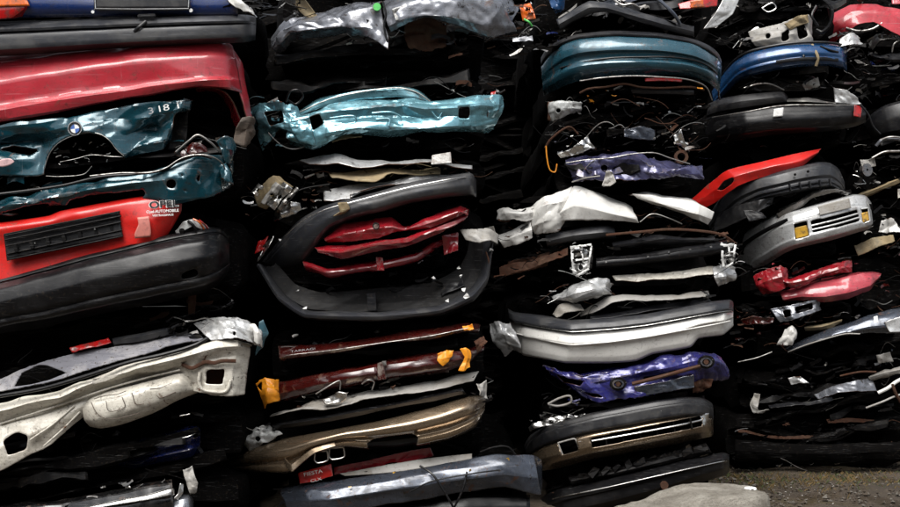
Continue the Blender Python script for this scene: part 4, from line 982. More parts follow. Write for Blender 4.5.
    c.panel('torn_foil', 'bright_metal', [[(322, 400, -4), (340, 392, -6), (346, 396, -6)], [(326, 405, -6), (340, 402, -8), (348, 398, -7)]], nu=20, nv=12, crush=1.4)
    c.loft('seal_strip', 'black_plastic', [(272, 424, 4), (330, 414, 0), (400, 400, -4), (462, 388, 0)], [(272, 430, 2), (330, 422, -2), (400, 408, -6), (466, 394, -2)], nu=70, nv=10, crush=.4)
    top = [(214, 466, 30), (236, 456, 10), (262, 445, -2), (292, 437, -8), (327, 431.5, -12), (385, 420, -14), (430, 408, -13), (462, 399, -10), (480, 393, 0), (486, 396, 16)]
    bot = [(216, 474, 30), (240, 470, 10), (268, 472, -2), (292, 472, -8), (308, 457, -12), (340, 447, -14), (366, 449, -14), (417, 446, -13), (448, 440, -12), (474, 428, -6), (484, 412, 14)]
    bp = c.loft('bumper', 'bronze_paint', top, bot, ((0, 16), (.03, 3), (.10, 0), (.3, -5), (.5, -5), (.62, -1), (.70, -1), (.8, -4), (.94, -3), (1, 6)), nu=190, nv=60, sv=.6, crush=.2, K=6, holes=[[(367, 443), (376, 438), (412, 433), (418, 437), (416, 450), (370, 456)]])
    c.loft('valance', 'dark_plastic', [(362, 438, 0), (390, 434, -2), (420, 430, 0)], [(364, 448, 0), (390, 447, -3), (420, 444, 0)], nu=40, nv=14, crush=.4, parent=bp)
    c.panel('bumper_lip', 'bronze_paint', [[(284, 457, -10), (291, 464, -16), (300, 458, -16), (312, 449, -16), (335, 442, -16)], [(286, 466, -12), (292, 472, -18), (303, 462, -18), (315, 453, -18), (336, 446, -18)]], nu=50, nv=10, thick=.8, parent=bp, su=.4)
    c.panel('taillight', 'clear_lens', [[(242, 440, 10), (256, 428, 4), (268, 424, 4)], [(246, 450, 4), (262, 443, -2), (284, 436, 0)]], nu=36, nv=18, crush=2.2, holes=[disc(258, 439, 3)])
    c.scraps(240, 424, 288, 450, 30, (-2, 10), LIT, (2, 6))
    for cx, cy, w, h in ((321.5, 457, 6.5, 6), (337, 453.5, 7.5, 6)):
        c.tube('exhaust_tip', 'bright_metal', [(cx - w, cy - h + 1, -10), (cx + w - 1, cy - h, -10), (cx + w, cy + h - 3, -10), (cx + w - 4, cy + h - 1, -10), (cx - w + 2, cy + h, -10), (cx - w - .5, cy + h - 3, -10)], .55, smooth=.35, closed=True, n=40)
    c.panel('end_scrap', 'pale_plastic', [[(476, 386, 0), (486, 380, 4)], [(478, 396, -4), (490, 398, 2)]], nu=14, nv=12, crush=2)
    c.scraps(470, 376, 492, 404, 18, (-4, 8), LIT, (2, 6))
    c.strata(3, y=(450, 466), d=(8, 22), x=(300, 480))

    c = Car('slate grey crushed car with black cables at the foot of the second pile', G2, Y2, 275, 530, 468, 522, 0.24)
    pl = c.panel('red_plate', 'bright_red_paint', [[(298, 473, 0), (316, 468, -1), (331, 464, 0)], [(300, 484, -1), (316, 481, -2), (333, 476, -1)]], nu=26, nv=14, crush=.6, label='red plate with worn pale lettering')
    c.text('FIESTA', 'white_print', (313, 473, -4.5), 2.6, 12, parent=pl, sx=1.25); c.text('CLX', 'white_print', (316, 480, -4.5), 2.0, 14, parent=pl, sx=1.5)
    c.panel('red_panel', 'dark_red_paint', [[(334, 467, 8), (370, 460, 8), (404, 452, 6), (430, 447, 6)], [(334, 475, 8), (370, 468, 8), (406, 462, 6), (434, 456, 6)]], nu=60, nv=12, crush=.7)
    c.panel('strip', 'pale_plastic', [[(340, 474, 2), (385, 465, -2), (424, 459, -2), (472, 454, 0)], [(345, 476, 0), (385, 473, -5), (424, 468, -6), (472, 459, -2)]], nu=70, nv=10, crush=.5)
    T = [(280, 488, 14), (300, 484, 4), (330, 482, -2), (385, 473, -4), (424, 467, -4), (465, 460, -4), (505, 456, -2), (534, 455, 6), (541, 460, 24)]
    A = [(280, 494, 6), (304, 490, -4), (330, 490, -9), (385, 482, -11), (424, 475, -11), (465, 469, -10), (505, 465, -8), (535, 464, 0), (542, 468, 20)]
    B = [(284, 502, 4), (310, 501, -8), (330, 500, -13), (385, 491, -14), (424, 485, -14), (465, 479, -13), (505, 474, -10), (537, 478, -2), (542, 480, 20)]
    C = [(290, 520, 10), (312, 518, 0), (330, 514, -6), (385, 504, -8), (424, 499, -8), (465, 492, -7), (505, 486, -5), (538, 494, 2), (541, 494, 20)]
    b = c.panel('hood', 'slate_paint', [[(p[0], p[1], p[2] + 20) for p in T], T, A, B, C], nu=180, nv=54, crush=.8, K=26, sv=.35, wave=.4)
    c.loft('lower_bumper', 'black_plastic', [(300, 520, 4), (385, 507, 0), (465, 496, -2), (530, 495, 4)], [(300, 545, 4), (385, 535, 0), (465, 528, -2), (530, 525, 4)], nu=60, nv=16, crush=.6)
    c.tube('cable', 'black_plastic', [(420, 466, -12), (432, 474, -18), (442, 488, -20), (452, 505, -20), (458, 520, -16)], .75)
    c.tube('cable', 'black_plastic', [(467, 472, -16), (464, 486, -18), (458, 500, -18), (450, 515, -16)], .7)
    c.tube('cable', 'black_plastic', [(410, 492, -16), (430, 482, -18), (470, 474, -18), (500, 470, -14)], .5)
    c.tube('cable', 'char_dark', [(480, 452, -2), (495, 447, -4), (508, 447, -4), (516, 455, -4)], .6)
    for x, y in ((350, 487), (352, 492), (444, 475), (448, 480), (470, 470), (508, 459), (394, 472)):
        c.box_('plastic_chip', 'amber_lens' if x != 352 else 'white_print', (x, y, -12), (1.6, .9, .6), roll=x % 70 - 30, bev=0, jit=.6)
    c.scraps(276, 488, 318, 510, 34, (-2, 10), ('rusty_steel', 'char_dark', 'slate_paint', 'dirty_steel'), (2, 7))
    c.scraps(330, 462, 520, 478, 24, (0, 10), BLK, (2, 7), -.15)
pile2()

# ================================================================== pile 3
Y3, G3 = 8.0, 'crushed cars in the third pile, beside the concrete slab'
X3 = (552, 706)
def pile3():
    c = Car('dark stripped wreck with bent grey beam, top of the third pile', G3, Y3, 540, 715, -48, 34, 0.35)
    c.loft('bumper_beam', 'grey_plastic', [(556, 19, 4), (572, 10, 0), (589, 1, -6), (606, 3, -5), (630, 9, -2), (662, 19, 2), (694, 26, 8)], [(560, 30, 4), (574, 22, 0), (590, 14, -6), (606, 13, -5), (630, 20, -2), (662, 29, 2), (694, 37, 8)], ((0, 8), (.12, 0), (.5, -2), (.88, 0), (1, 6)), nu=90, nv=20, crush=.5, su=.3)
    c.panel('blue_scrap', 'blue_paint', [[(548, -6, 4), (566, -8, 2)], [(552, 8, 2), (564, 10, 2)], [(556, 14, 6), (560, 13, 6)]], nu=16, nv=18, crush=1.5)
    c.panel('trim_panel', 'silver_paint', [[(726, -8, 6), (742, -8, 8)], [(716, 12, 2), (733, 14, 4)], [(703, 29, 2), (716, 27, 4)]], nu=20, nv=30, crush=.6)
    tl = c.panel('taillight', 'red_lens', [[(678, 4, 2), (700, -2, 0), (718, -5, 4)], [(680, 9, 0), (700, 8, -2), (717, 6, 3)]], nu=30, nv=12)
    c.panel('orange_lens', 'orange_lens', [[(690, 1, -3), (703, -1, -3)], [(691, 8, -3), (704, 7, -3)]], nu=12, nv=8, parent=tl)
    c.tube('bent_pipe', 'slate_paint', [(655, -4, 4), (664, 4, 0), (674, 14, -2), (680, 24, 2)], 1.3)
    c.tube('bent_pipe', 'dirty_steel', [(612, -2, 0), (622, 5, -3), (632, 4, -4), (640, 8, -2)], .9)
    c.scraps(560, -12, 720, 24, 80, (0, 26), ('char_dark', 'oily_shade_dark', 'dirty_steel', 'pale_plastic', 'slate_paint', 'oily_shade_dark'), (3, 11))
    c.scraps(600, -4, 640, 14, 16, (-4, 6), ('pale_plastic', 'tan_fibre', 'dirty_steel'), (2, 5))
    c.scraps(545, 28, 580, 50, 22, (4, 18), ('dirty_steel', 'oily_shade_dark', 'bright_metal', 'navy_paint'), (2, 6))
    c.strata(4, y=(-8, 30), d=(8, 24), mats=('char_dark', 'slate_paint', 'dark_plastic'))

    c = Car('petrol blue crushed car with rounded bumper, high in the third pile', G3, Y3, 556, 714, 34, 93, 0.34)
    top = [(541, 58, 46), (547, 49, 22), (558, 41, 6), (576, 34.5, -4), (611, 31, -10), (645, 32, -11), (667, 34, -10), (692, 39, -6), (708, 45, 2), (717, 52, 16), (721, 60, 40)]
    low = [(541, 66, 46), (549, 56, 22), (562, 45, 6), (578, 39, -4), (611, 36, -10), (645, 37, -11), (667, 39, -10), (692, 44, -6), (708, 51, 2), (717, 58, 16), (721, 66, 40)]
    bot = [(544, 96, 46), (552, 92, 22), (566, 85, 6), (582, 80, -4), (611, 76.5, -10), (645, 75, -11), (667, 75, -10), (692, 77, -6), (708, 82, 2), (717, 90, 16), (720, 100, 40)]
    bp = c.loft('bumper', 'petrol_paint', low, bot, ((0, 6), (.05, -1), (.2, -5), (.34, -6), (.40, -4), (.55, -3), (.66, -6), (.8, -4), (1, 4)), nu=130, nv=50, sv=.5, crush=.35, K=8)
    c.loft('top_strip', 'dark_plastic', top, low, ((0, 16), (.15, 3), (.6, 0), (1, 0)), nu=100, nv=12, parent=bp)
    c.tube('groove_trim', 'black_plastic', [(560, 68, 4), (585, 62, -9), (611, 58, -15), (645, 57, -16), (667, 57, -15), (692, 60, -11), (708, 66, -3), (717, 74, 12)], .7, parent=bp)
    c.tube('lower_trim', 'dirty_steel', [(580, 81, -4), (600, 78, -9), (630, 76, -12), (660, 77, -12), (690, 80, -8), (706, 87, 0), (712, 100, 8)], .55)
    c.panel('reflector', 'red_lens', [[(645, 78.5, -8), (662, 77.5, -9), (682, 79, -8)], [(645, 81.5, -8), (662, 81, -9), (682, 82, -8)]], nu=26, nv=6)
    c.strata(2, y=(84, 92), d=(4, 16))

    c = Car('black gutted wreck with chrome lamp bits and rusty edges, under petrol blue bumper', G3, Y3, 556, 708, 93, 153, 0.42)
    c.tube('torn_edge', 'rusty_steel', [(580, 93, 0), (588, 89, -4), (605, 87, -5), (625, 84, -6), (640, 87, -6), (662, 88, -6), (690, 87, -4), (704, 90, 2)], .8)
    c.loft('beam', 'dark_plastic', [(630, 88, 2), (665, 89, -2), (694, 90, 2)], [(632, 93, 0), (665, 94, -4), (694, 95, 0)], nu=40, nv=10, crush=.4)
    hl = c.panel('headlight', 'clear_lens', [[(550, 103, 0), (560, 101, -5), (572, 101, -5), (581, 103, 2)], [(549, 112, 0), (560, 110, -7), (572, 108, -7), (581, 109, 2)], [(551, 121, 2), (560, 119, -3), (570, 115, -3), (580, 112, 4)]], nu=44, nv=28, crush=1.2, holes=[disc(558.5, 110.5, 2.6)])
    c.panel('lens_rim', 'rusty_steel', [[(548, 102, 2), (551, 101, 0)], [(548, 121, 2), (551, 121, 0)]], nu=6, nv=14, crush=.7, parent=hl)
    c.panel('wheel_arch', 'slate_paint', [[(624, 130, 12), (640, 126, 10), (655, 130, 12)], [(624, 138, 10), (640, 138, 8), (655, 140, 10)]], nu=30, nv=16, crush=1.2)
    c.tube('seat_frame', 'rusty_steel', [(545, 148, 0), (550, 140, -2), (562, 130, -3), (570, 127, -2), (578, 134, 0)], .8)
    c.tube('seat_frame', 'orange_plastic', [(546, 146, -2), (547, 158, -3), (550, 170, -3), (555, 172, -2), (557, 164, -2)], .5)
    c.panel('foil', 'bright_metal', [[(557, 154, -2), (572, 148, -4), (588, 136, -2)], [(560, 158, -2), (578, 154, -5), (593, 149, -2)]], nu=34, nv=18, crush=2.0, K=20)
    c.panel('torn_bracket', 'bright_metal', [[(674, 136, -2), (682, 130, -4)], [(676, 144, -3), (684, 140, -5)], [(682, 148, -2), (688, 152, -3)]], nu=16, nv=18, crush=2)
    c.round_('hub', 'rusty_steel', (681, 157, -2), 5, 3, 20, ring=.6)
    c.scraps(668, 104, 708, 152, 70, (-4, 16), ('bright_metal', 'char_dark', 'oily_shade_dark', 'dirty_steel', 'rusty_steel', 'char_dark'), (1.5, 6))
    c.scraps(580, 94, 680, 150, 90, (2, 34), ('char_dark', 'oily_shade_dark', 'rusty_steel', 'oily_shade_dark', 'dark_plastic'), (2, 8))
    c.scraps(585, 100, 640, 132, 14, (0, 14), ('blue_paint', 'teal_paint', 'dirty_steel', 'oily_shade_dark'), (2, 6))
    c.scraps(546, 122, 600, 156, 34, (-2, 14), ('rusty_steel', 'char_dark', 'dirty_steel', 'oily_shade_dark'), (2, 6))
    c.scraps(582, 86, 704, 104, 26, (-4, 8), ('rusty_steel', 'orange_plastic', 'dirty_steel', 'bright_metal'), (1.5, 4.5))
    c.scraps(546, 100, 706, 156, 60, (-2, 12), ('dirty_steel', 'bright_metal', 'rusty_steel', 'dark_plastic'), (1, 4))
    c.strata(4, y=(98, 148), d=(10, 30))

    c = Car('indigo crushed car, a thin crumpled layer above the white hood', G3, Y3, 558, 704, 153, 188, 0.30)
    c.panel('rear_panel', 'indigo_paint', [[(566, 162, 16), (590, 158, 12), (630, 154, 12), (650, 160, 12), (680, 164, 12), (702, 167, 16)], [(566, 166, 2), (590, 161, -4), (628, 157, -6), (650, 163, -8), (680, 168, -7), (702, 170, 2)], [(570, 172, 0), (590, 169, -6), (620, 168, -2), (646, 172, -9), (676, 174, -9), (702, 174, 2)], [(574, 182, 2), (594, 180, -4), (614, 181, -4), (646, 180, -7), (680, 178, -6), (701, 178, 3)]], nu=170, nv=60, crush=2.3, K=44, holes=[disc(604, 168, 3.5)])
    c.strata(4, mats=('indigo_paint', 'char_dark', 'indigo_paint'), x=(556, 650), y=(158, 176), d=(-8, 0), tilt=(-.1, .1))
    c.tube('torn_edge', 'dirty_steel', [(566, 163, -2), (585, 160, -6), (610, 158, -8), (632, 154, -9), (655, 153, -9), (670, 158, -8), (690, 164, -6)], .4)
    c.tube('torn_edge', 'pale_plastic', [(572, 182, -2), (586, 178, -8), (600, 176, -8)], .5)
    c.panel('foam_scrap', 'pale_plastic', [[(606, 172, -8), (612, 171, -9)], [(604, 180, -9), (616, 182, -10)], [(602, 186, -8), (610, 186, -9)]], nu=14, nv=14, crush=2)
    c.scraps(560, 156, 706, 180, 40, (-4, 12), ('indigo_paint', 'char_dark', 'dirty_steel', 'oily_shade_dark'), (2, 6), .03)
    c.strata(2, y=(176, 187), d=(6, 18))

    c = Car('white crushed car with hood folded into sharp peaks, middle of the third pile', G3, Y3, 520, 705, 188, 231, 0.32)
    c.panel('hood', 'white_paint', [[(556, 200, 20), (574, 186, 18), (592, 190, 16), (612, 199, 16), (632, 208, 18)], [(557, 203, 0), (574, 186.5, 2), (594, 194, 0), (614, 204, 0), (633, 213, 6)], [(559, 213, -6), (574, 205, -9), (594, 209, -9), (614, 214, -8), (636, 219, 2)], [(560, 221, -2), (574, 220, -6), (594, 220, -6), (614, 221, -5), (638, 222, 4)]], nu=80, nv=44, crush=.8, K=5)
    c.panel('fender', 'white_paint', [[(531, 208, 8), (545, 198, 2), (560, 192, 2), (572, 188, 4)], [(533, 214, 2), (546, 204, -7), (560, 202, -8), (566, 200, -2)], [(532, 226, 2), (544, 222, -6), (556, 219, -6), (562, 214, -2)], [(534, 235, 6), (544, 234, 0), (556, 230, 0), (562, 222, 2)]], nu=56, nv=44, crush=1.5, K=18)
    c.panel('fender', 'white_paint', [[(496, 210, 10), (508, 206, 2), (522, 208, 0), (534, 206, 4)], [(498, 215, 6), (510, 213, -4), (524, 214, -5), (534, 212, 0)], [(497, 220, 6), (512, 219, -2), (524, 221, -3), (532, 220, 0)]], nu=46, nv=26, crush=1.6, K=18)
    c.panel('door_sill', 'white_paint', [[(496, 236, 12), (512, 230, 6), (531, 221, 2)], [(500, 242, 6), (514, 237, 0), (532, 230, -2)], [(504, 248, 8), (518, 244, 2), (531, 236, 2)]], nu=40, nv=22, crush=1.2)
    c.panel('body_end', 'pale_plastic', [[(480, 231, 14), (494, 226, 10)], [(482, 243, 12), (497, 238, 8)]], nu=16, nv=12, crush=1.2)
    c.panel('hood', 'white_paint', [[(628, 194, 18), (646, 191, 14), (670, 196, 12), (696, 202, 12), (714, 211, 16)], [(632, 194, 2), (650, 196, -3), (674, 201, -4), (698, 206, -4), (714, 212, 6)], [(636, 196, 2), (654, 202, -4), (676, 208, -6), (698, 214, -7), (712, 219, 4)], [(640, 199, 8), (656, 206, 2), (678, 211, 0), (700, 221, -2), (708, 225, 6)]], nu=80, nv=36, crush=.9, K=7)
    c.loft('trim_panel', 'grey_plastic', [(545, 236, 6), (575, 229, 0), (604, 226, 0), (614, 228, 6)], [(547, 247, 6), (575, 242, 0), (604, 239, 0), (616, 238, 8)], nu=50, nv=14, crush=.5)
    c.tube('cable', 'dirty_steel', [(640, 222, 0), (652, 214, -2), (668, 218, -2), (682, 224, 0)], .5)
    c.scraps(495, 206, 562, 240, 44, (-4, 12), ('white_paint', 'char_dark', 'pale_plastic', 'rusty_steel', 'dirty_steel'), (2, 6))
    c.scraps(636, 206, 705, 228, 34, (0, 16), BLK + ('rusty_steel', 'dirty_steel'), (2, 7), .1)

    c = Car('black crushed car nose with broken white headlights and rusty upper edge', G3, Y3, 545, 725, 231, 289, 0.34)
    c.tube('torn_edge', 'rusty_steel', [(606, 235, -2), (640, 232, -8), (669, 229.5, -9), (700, 231, -8), (722, 235, -4), (736, 244, 4)], 1.0, .7)
    c.loft('radiator_support', 'black_plastic', [(596, 258, 0), (640, 254, -6), (690, 246, -7), (727, 240, -2)], [(596, 268, 0), (640, 264, -6), (690, 258, -7), (727, 252, -2)], ((0, 8), (.1, 0), (.35, -2), (.4, -4), (.8, -4), (1, 4)), nu=80, nv=20, crush=.3)
    c.loft('grille', 'dark_plastic', [(612, 243, 2), (660, 236, -3), (715, 238, 0)], [(614, 250, 4), (660, 245, 0), (715, 244, 3)], nu=60, nv=14, crush=.8)
    for k in range(6): c.box_('bolt', 'bright_metal', (606 + k * 21, 262 - k * 2.6 - (2 if k > 2 else 0), -12), (1.5, 1.2, .8), roll=8, bev=.2)
    for hx, hy, w, h, f in ((582, 260, 12, 17, 1), (729, 256, 8, 13, 1)):
        hl = c.panel('headlight', 'char_dark', [[(hx - w, hy - h + 3, 4), (hx + w, hy - h + 5, 2)], [(hx - w + 1, hy + h - 2, 4), (hx + w - 2, hy + h - 8, 2)]], nu=20, nv=20, crush=1.6)
        for u0, v0, u1, v1, t in ((-.9, -.75, .7, -.9, 2.2), (-.85, -.7, -.7, .8, 2.4), (-.5, .95, .5, .55, 2.0), (.75, -.8, .55, .5, 1.8), (-.8, .05, .6, -.1, 1.6), (-.1, -.8, .1, .1, 1.3)):
            xa, ya, xb, yb = hx + u0 * w, hy + v0 * h, hx + u1 * w, hy + v1 * h
            dx, dy = (yb - ya), (xa - xb); q = t / (2 * math.hypot(dx, dy)); dx *= q; dy *= q
            c.panel('lamp_bar', 'white_print', [[(xa - dx, ya - dy, -5), ((xa + xb) / 2 - dx, (ya + yb) / 2 - dy, -8), (xb - dx, yb - dy, -5)], [(xa + dx, ya + dy, -5), ((xa + xb) / 2 + dx, (ya + yb) / 2 + dy, -8), (xb + dx, yb + dy, -5)]], nu=24, nv=6, crush=.9, K=8, parent=hl)
        c.panel('reflector', 'bright_metal', [[(hx - w * .7, hy - h * .6, 0), (hx, hy - h * .8, -4), (hx + w * .6, hy - h * .5, -1)], [(hx - w * .8, hy - h * .1, 0), (hx, hy - h * .25, -5), (hx + w * .6, hy - h * .05, -1)]], nu=30, nv=20, crush=2.2, K=20, parent=hl)
        c.panel('reflector', 'white_print', [[(hx - w * .8, hy + h * .25, -1), (hx + w * .4, hy + h * .1, -5)], [(hx - w * .5, hy + h * .9, -1), (hx + w * .5, hy + h * .45, -4)]], nu=26, nv=20, crush=2.2, K=20, parent=hl, holes=[disc(hx - w * .1, hy + h * .45, 2.5, 3)])
        c.scraps(hx - w, hy - h, hx + w, hy + h, 34, (-10, -2), ('white_print', 'bright_metal', 'clear_lens', 'char_dark'), (1.2, 4), name='broken_lens')
    c.panel('valance', 'cream_paint', [[(612, 276, 4), (640, 274, 0), (680, 271, -1), (712, 266, 2), (722, 268, 8)], [(616, 281, 2), (640, 281, -4), (680, 278, -5), (712, 275, -1), (722, 276, 8)]], nu=70, nv=18, crush=.9)
    c.panel('fender', 'silver_paint', [[(550, 296, 10), (570, 286, 2), (590, 279, -2), (608, 278, 0), (616, 284, 6)], [(554, 300, 6), (574, 295, -4), (592, 290, -8), (606, 288, -4), (612, 290, 4)], [(568, 302, 8), (580, 301, 2), (596, 299, -2), (606, 294, 2), (612, 294, 8)]], nu=60, nv=36, crush=1.9, K=26)
    c.panel('fender', 'silver_paint', [[(712, 268, 0), (724, 262, 0), (733, 266, 6)], [(714, 278, -3), (726, 276, -2), (732, 278, 6)], [(718, 286, 2), (726, 284, 2), (730, 284, 8)]], nu=26, nv=22, crush=2)
    c.panel('side_sill', 'rusty_steel', [[(500, 268, 14), (530, 260, 8), (568, 248, 4)], [(500, 278, 12), (530, 268, 5), (568, 256, 2)]], nu=60, nv=14, crush=1.6)
    c.panel('side_sill', 'rusty_steel', [[(508, 262, 20), (550, 252, 14)], [(506, 276, 20), (548, 266, 14)]], nu=40, nv=14, crush=1.6)
    c.scraps(498, 250, 570, 282, 36, (2, 18), ('rusty_steel', 'char_dark', 'oily_shade_dark', 'oily_shade_dark'), (2, 7), -.3)
    c.scraps(600, 232, 730, 252, 44, (-4, 14), ('char_dark', 'rusty_steel', 'oily_shade_dark', 'dirty_steel'), (2, 7), 0)
    c.scraps(545, 280, 615, 304, 24, (0, 10), ('rusty_steel', 'silver_paint', 'char_dark'), (2, 6), 0)
    c.scraps(726, 236, 744, 280, 26, (0, 14), ('white_print', 'dirty_steel', 'char_dark', 'oily_shade_dark'), (1.5, 5))

    c = Car('white crushed car with broad angular bumper and grey top strip', G3, Y3, 520, 722, 289, 356, 0.34)
    top = [(508, 309, 36), (513, 312, 26), (540, 315.5, 8), (571, 320, -8), (610, 318, -11), (646, 314, -12), (690, 306, -12), (717, 301, -9), (729, 300, 2), (733, 302, 20)]
    mid = [(509, 320, 36), (514, 323, 26), (541, 328, 8), (571, 332.5, -8), (610, 330, -11), (646, 326, -12), (690, 318, -12), (717, 313, -9), (729, 311.5, 2), (733, 312, 20)]
    bot = [(520, 350, 36), (523, 355, 24), (541, 358, 8), (566, 362.5, -6), (610, 363, -10), (636, 361, -11), (652, 354, -12), (690, 347, -12), (698, 338, -11), (722, 335, -4), (733, 326, 18)]
    bp = c.loft('bumper', 'white_paint', mid, bot, ((0, 3), (.04, -1), (.14, -3), (.36, -5), (.40, -3), (.46, -2), (.8, 0), (.95, 2), (1, 8)), nu=170, nv=54, sv=.2, su=.35, crush=.12, K=6)
    c.loft('top_strip', 'grey_plastic', top, mid, ((0, 16), (.08, 3), (.3, -2), (.8, -5), (.94, -3), (1, 1)), nu=140, nv=22, sv=.2, su=.35, parent=bp, wave=.2)
    c.tube('trim_strip', 'bright_metal', [(p[0], p[1] - .6, p[2] - 4.4) for p in mid[1:]], .28, parent=bp, smooth=.35)
    c.tube('scratch_bead', 'white_paint', [(514, 333, 24), (541, 339.5, 4), (571, 345, -13), (610, 342, -16), (646, 337, -17), (690, 329, -17), (717, 324, -14), (730, 321, -2)], .5, parent=bp, smooth=.35)
    c.panel('roof_sheet', 'pale_plastic', [[(578, 313, 12), (594, 304, 8), (608, 297, 6), (640, 296, 4), (680, 294, 4), (708, 291, 8)], [(580, 316, 6), (597, 310, 0), (612, 303, -2), (640, 301, -4), (680, 298, -4), (710, 296, 4)]], nu=80, nv=14, crush=.9)
    c.panel('roof_sheet', 'dark_plastic', [[(590, 316, 6), (640, 308, 4), (708, 298, 8)], [(590, 320, 2), (640, 313, 0), (712, 303, 4)]], nu=50, nv=10, crush=.6)
    c.panel('fender', 'silver_paint', [[(487, 324, 20), (498, 321, 12), (510, 322, 10)], [(492, 336, 14), (503, 333, 4), (515, 334, 6)], [(502, 348, 14), (508, 344, 4), (519, 346, 8)], [(504, 357, 16), (512, 352, 8), (521, 352, 10)]], nu=44, nv=44, crush=2.2, K=24)
    c.panel('headliner', 'pale_plastic', [[(552, 314, 10), (566, 304, 8), (580, 302, 8)], [(556, 317, 2), (570, 312, -2), (584, 309, 0)]], nu=26, nv=12, crush=1.4)
    c.scraps(553, 298, 712, 314, 40, (0, 14), ('char_dark', 'dirty_steel', 'oily_shade_dark', 'pale_plastic'), (2, 7), -.1)

    c = Car('violet blue crushed car with two round strut mounts and a rusty rod', G3, Y3, 550, 716, 356, 399, 0.28)
    T = [(543, 364, 14), (560, 370, 2), (580, 372, -2), (610, 370, -4), (642, 366, -5), (670, 360, -5), (695, 354, -4), (714, 353, 2), (726, 368, 14)]
    A = [(546, 370, 10), (562, 376, -2), (584, 380, -8), (612, 378, -9), (642, 372, -10), (670, 367, -9), (696, 360, -8), (714, 361, 0), (727, 371, 14)]
    B = [(552, 376, 12), (572, 386, 0), (590, 390, -6), (616, 388, -6), (642, 384, -6), (670, 378, -5), (696, 372, -4), (714, 372, 2), (726, 374, 14)]
    C = [(560, 380, 16), (582, 396, 4), (600, 402, -4), (620, 399, -6), (644, 396, -6), (670, 391, -5), (692, 387, -4), (708, 384, 2), (720, 378, 14)]
    bp = c.panel('rear_panel', 'violet_paint', [[(p[0], p[1] + 1, p[2] + 16) for p in T], T, A, B, C], nu=190, nv=64, crush=2.4, K=44, sv=.4, holes=[[(556, 374), (570, 378), (584, 381), (580, 386), (564, 382)], [(640, 378), (660, 374), (676, 370), (674, 374), (650, 380)], [(584, 392), (598, 394), (604, 398), (592, 397)]])
    c.tube('steering_rod', 'rusty_steel', [(632, 384, -13), (660, 377, -14), (700, 366, -12)], 1.4)
    for mx, my in ((618, 384), (706, 362)):
        s = c.round_('strut_mount', 'char_dark', (mx, my, -11), 6, 3, 22, roll=10, sy=.8); c.round_('mount_ring', 'slate_paint', (mx, my, -13), 4.2, 2, 20, ring=.7, parent=s, sy=.75); c.round_('mount_bolt', 'rusty_steel', (mx, my, -13.5), 1.8, 2, 10, parent=s)
        c.scraps(mx - 9, my - 7, mx + 9, my + 7, 14, (-15, -9), ('dirty_steel', 'char_dark', 'violet_paint'), (1, 3))
    c.panel('lower_sheet', 'slate_paint', [[(634, 387, -8), (662, 382, -9), (694, 375, -8)], [(638, 397, -8), (664, 392, -9), (694, 388, -7)]], nu=50, nv=18, crush=1.0)
    c.panel('bracket', 'rusty_steel', [[(692, 382, -4), (712, 378, -2)], [(694, 394, -2), (706, 392, 0)]], nu=18, nv=14, crush=2)
    c.tube('handle', 'pale_plastic', [(548, 404, 4), (560, 398, 2), (570, 396, 1), (571, 402, 2), (558, 406, 4)], .8, closed=True)
    c.scraps(545, 384, 600, 408, 26, (4, 18), BLK + ('violet_paint',), (2, 7))

    c = Car('dark bumper car with bronze lower half and slotted grille, low in third pile', G3, Y3, 548, 706, 399, 459, 0.32)
    top = [(524, 446, 46), (530, 436, 28), (540, 429, 12), (554, 423, 0), (592, 413, -9), (626, 406, -11), (658, 400, -12), (684, 397, -10), (702, 398, -2), (711, 403, 14), (713, 408, 34)]
    mid = [(528, 458, 46), (534, 452, 28), (545, 446, 12), (560, 441, 0), (592, 433, -9), (626, 427, -11), (658, 421, -12), (684, 417, -10), (702, 416, -2), (711, 418, 14), (713, 420, 34)]
    bot = [(530, 476, 46), (536, 472, 28), (546, 470, 12), (562, 467, 0), (592, 459, -9), (626, 453, -11), (658, 447, -12), (684, 442, -10), (702, 438, -2), (711, 436, 14), (713, 434, 34)]
    up = c.loft('upper_bumper', 'dark_plastic', top, mid, ((0, 14), (.05, 3), (.09, 0), (.30, -2), (.33, -5), (.37, -5.5), (.86, -7), (.9, -5), (1, -4)), nu=130, nv=44, crush=.2, K=6, sv=.08)
    slot = [(590, 438), (640, 428), (690, 418), (702, 416), (702, 426), (690, 429), (640, 439), (592, 448)]
    lo = c.loft('lower_bumper', 'bronze_paint', mid, bot, ((0, -4), (.1, -6), (.5, -7), (.75, -3), (1, 8)), nu=180, nv=44, crush=.2, K=6, holes=[slot, [(558, 443), (576, 438), (579, 451), (562, 455)]])
    c.panel('grille_backing', 'oily_shade_dark', [[(584, 434, -2), (640, 424, -6), (704, 412, -2)], [(586, 452, -2), (640, 442, -6), (704, 430, -2)]], nu=30, nv=8, parent=lo)
    c.tube('grille_bar', 'bright_metal', [(592, 441, -14), (640, 432.5, -17), (680, 425, -16), (702, 420, -8)], .75, parent=lo)
    for k in range(6): c.box_('grille_slat', 'char_dark', (606 + k * 17, 440 - k * 3.3, -14), (1, 8, 3), roll=10, bev=.2, parent=lo)
    c.tube('lamp_rim', 'pale_plastic', [(558, 443, -6), (575, 438.5, -11), (580, 451, -11), (563, 455.5, -6)], .6, smooth=.2, closed=True, parent=lo)
    c.panel('lamp_tab', 'pale_plastic', [[(578, 441, -10), (584, 440, -12)], [(580, 446, -10), (588, 444, -12)]], nu=10, nv=10, crush=1, parent=lo)
    c.panel('lamp_tab', 'bright_metal', [[(700, 414, -8), (708, 413, -2)], [(703, 426, -8), (709, 424, -2)]], nu=10, nv=10, crush=.6, parent=lo)
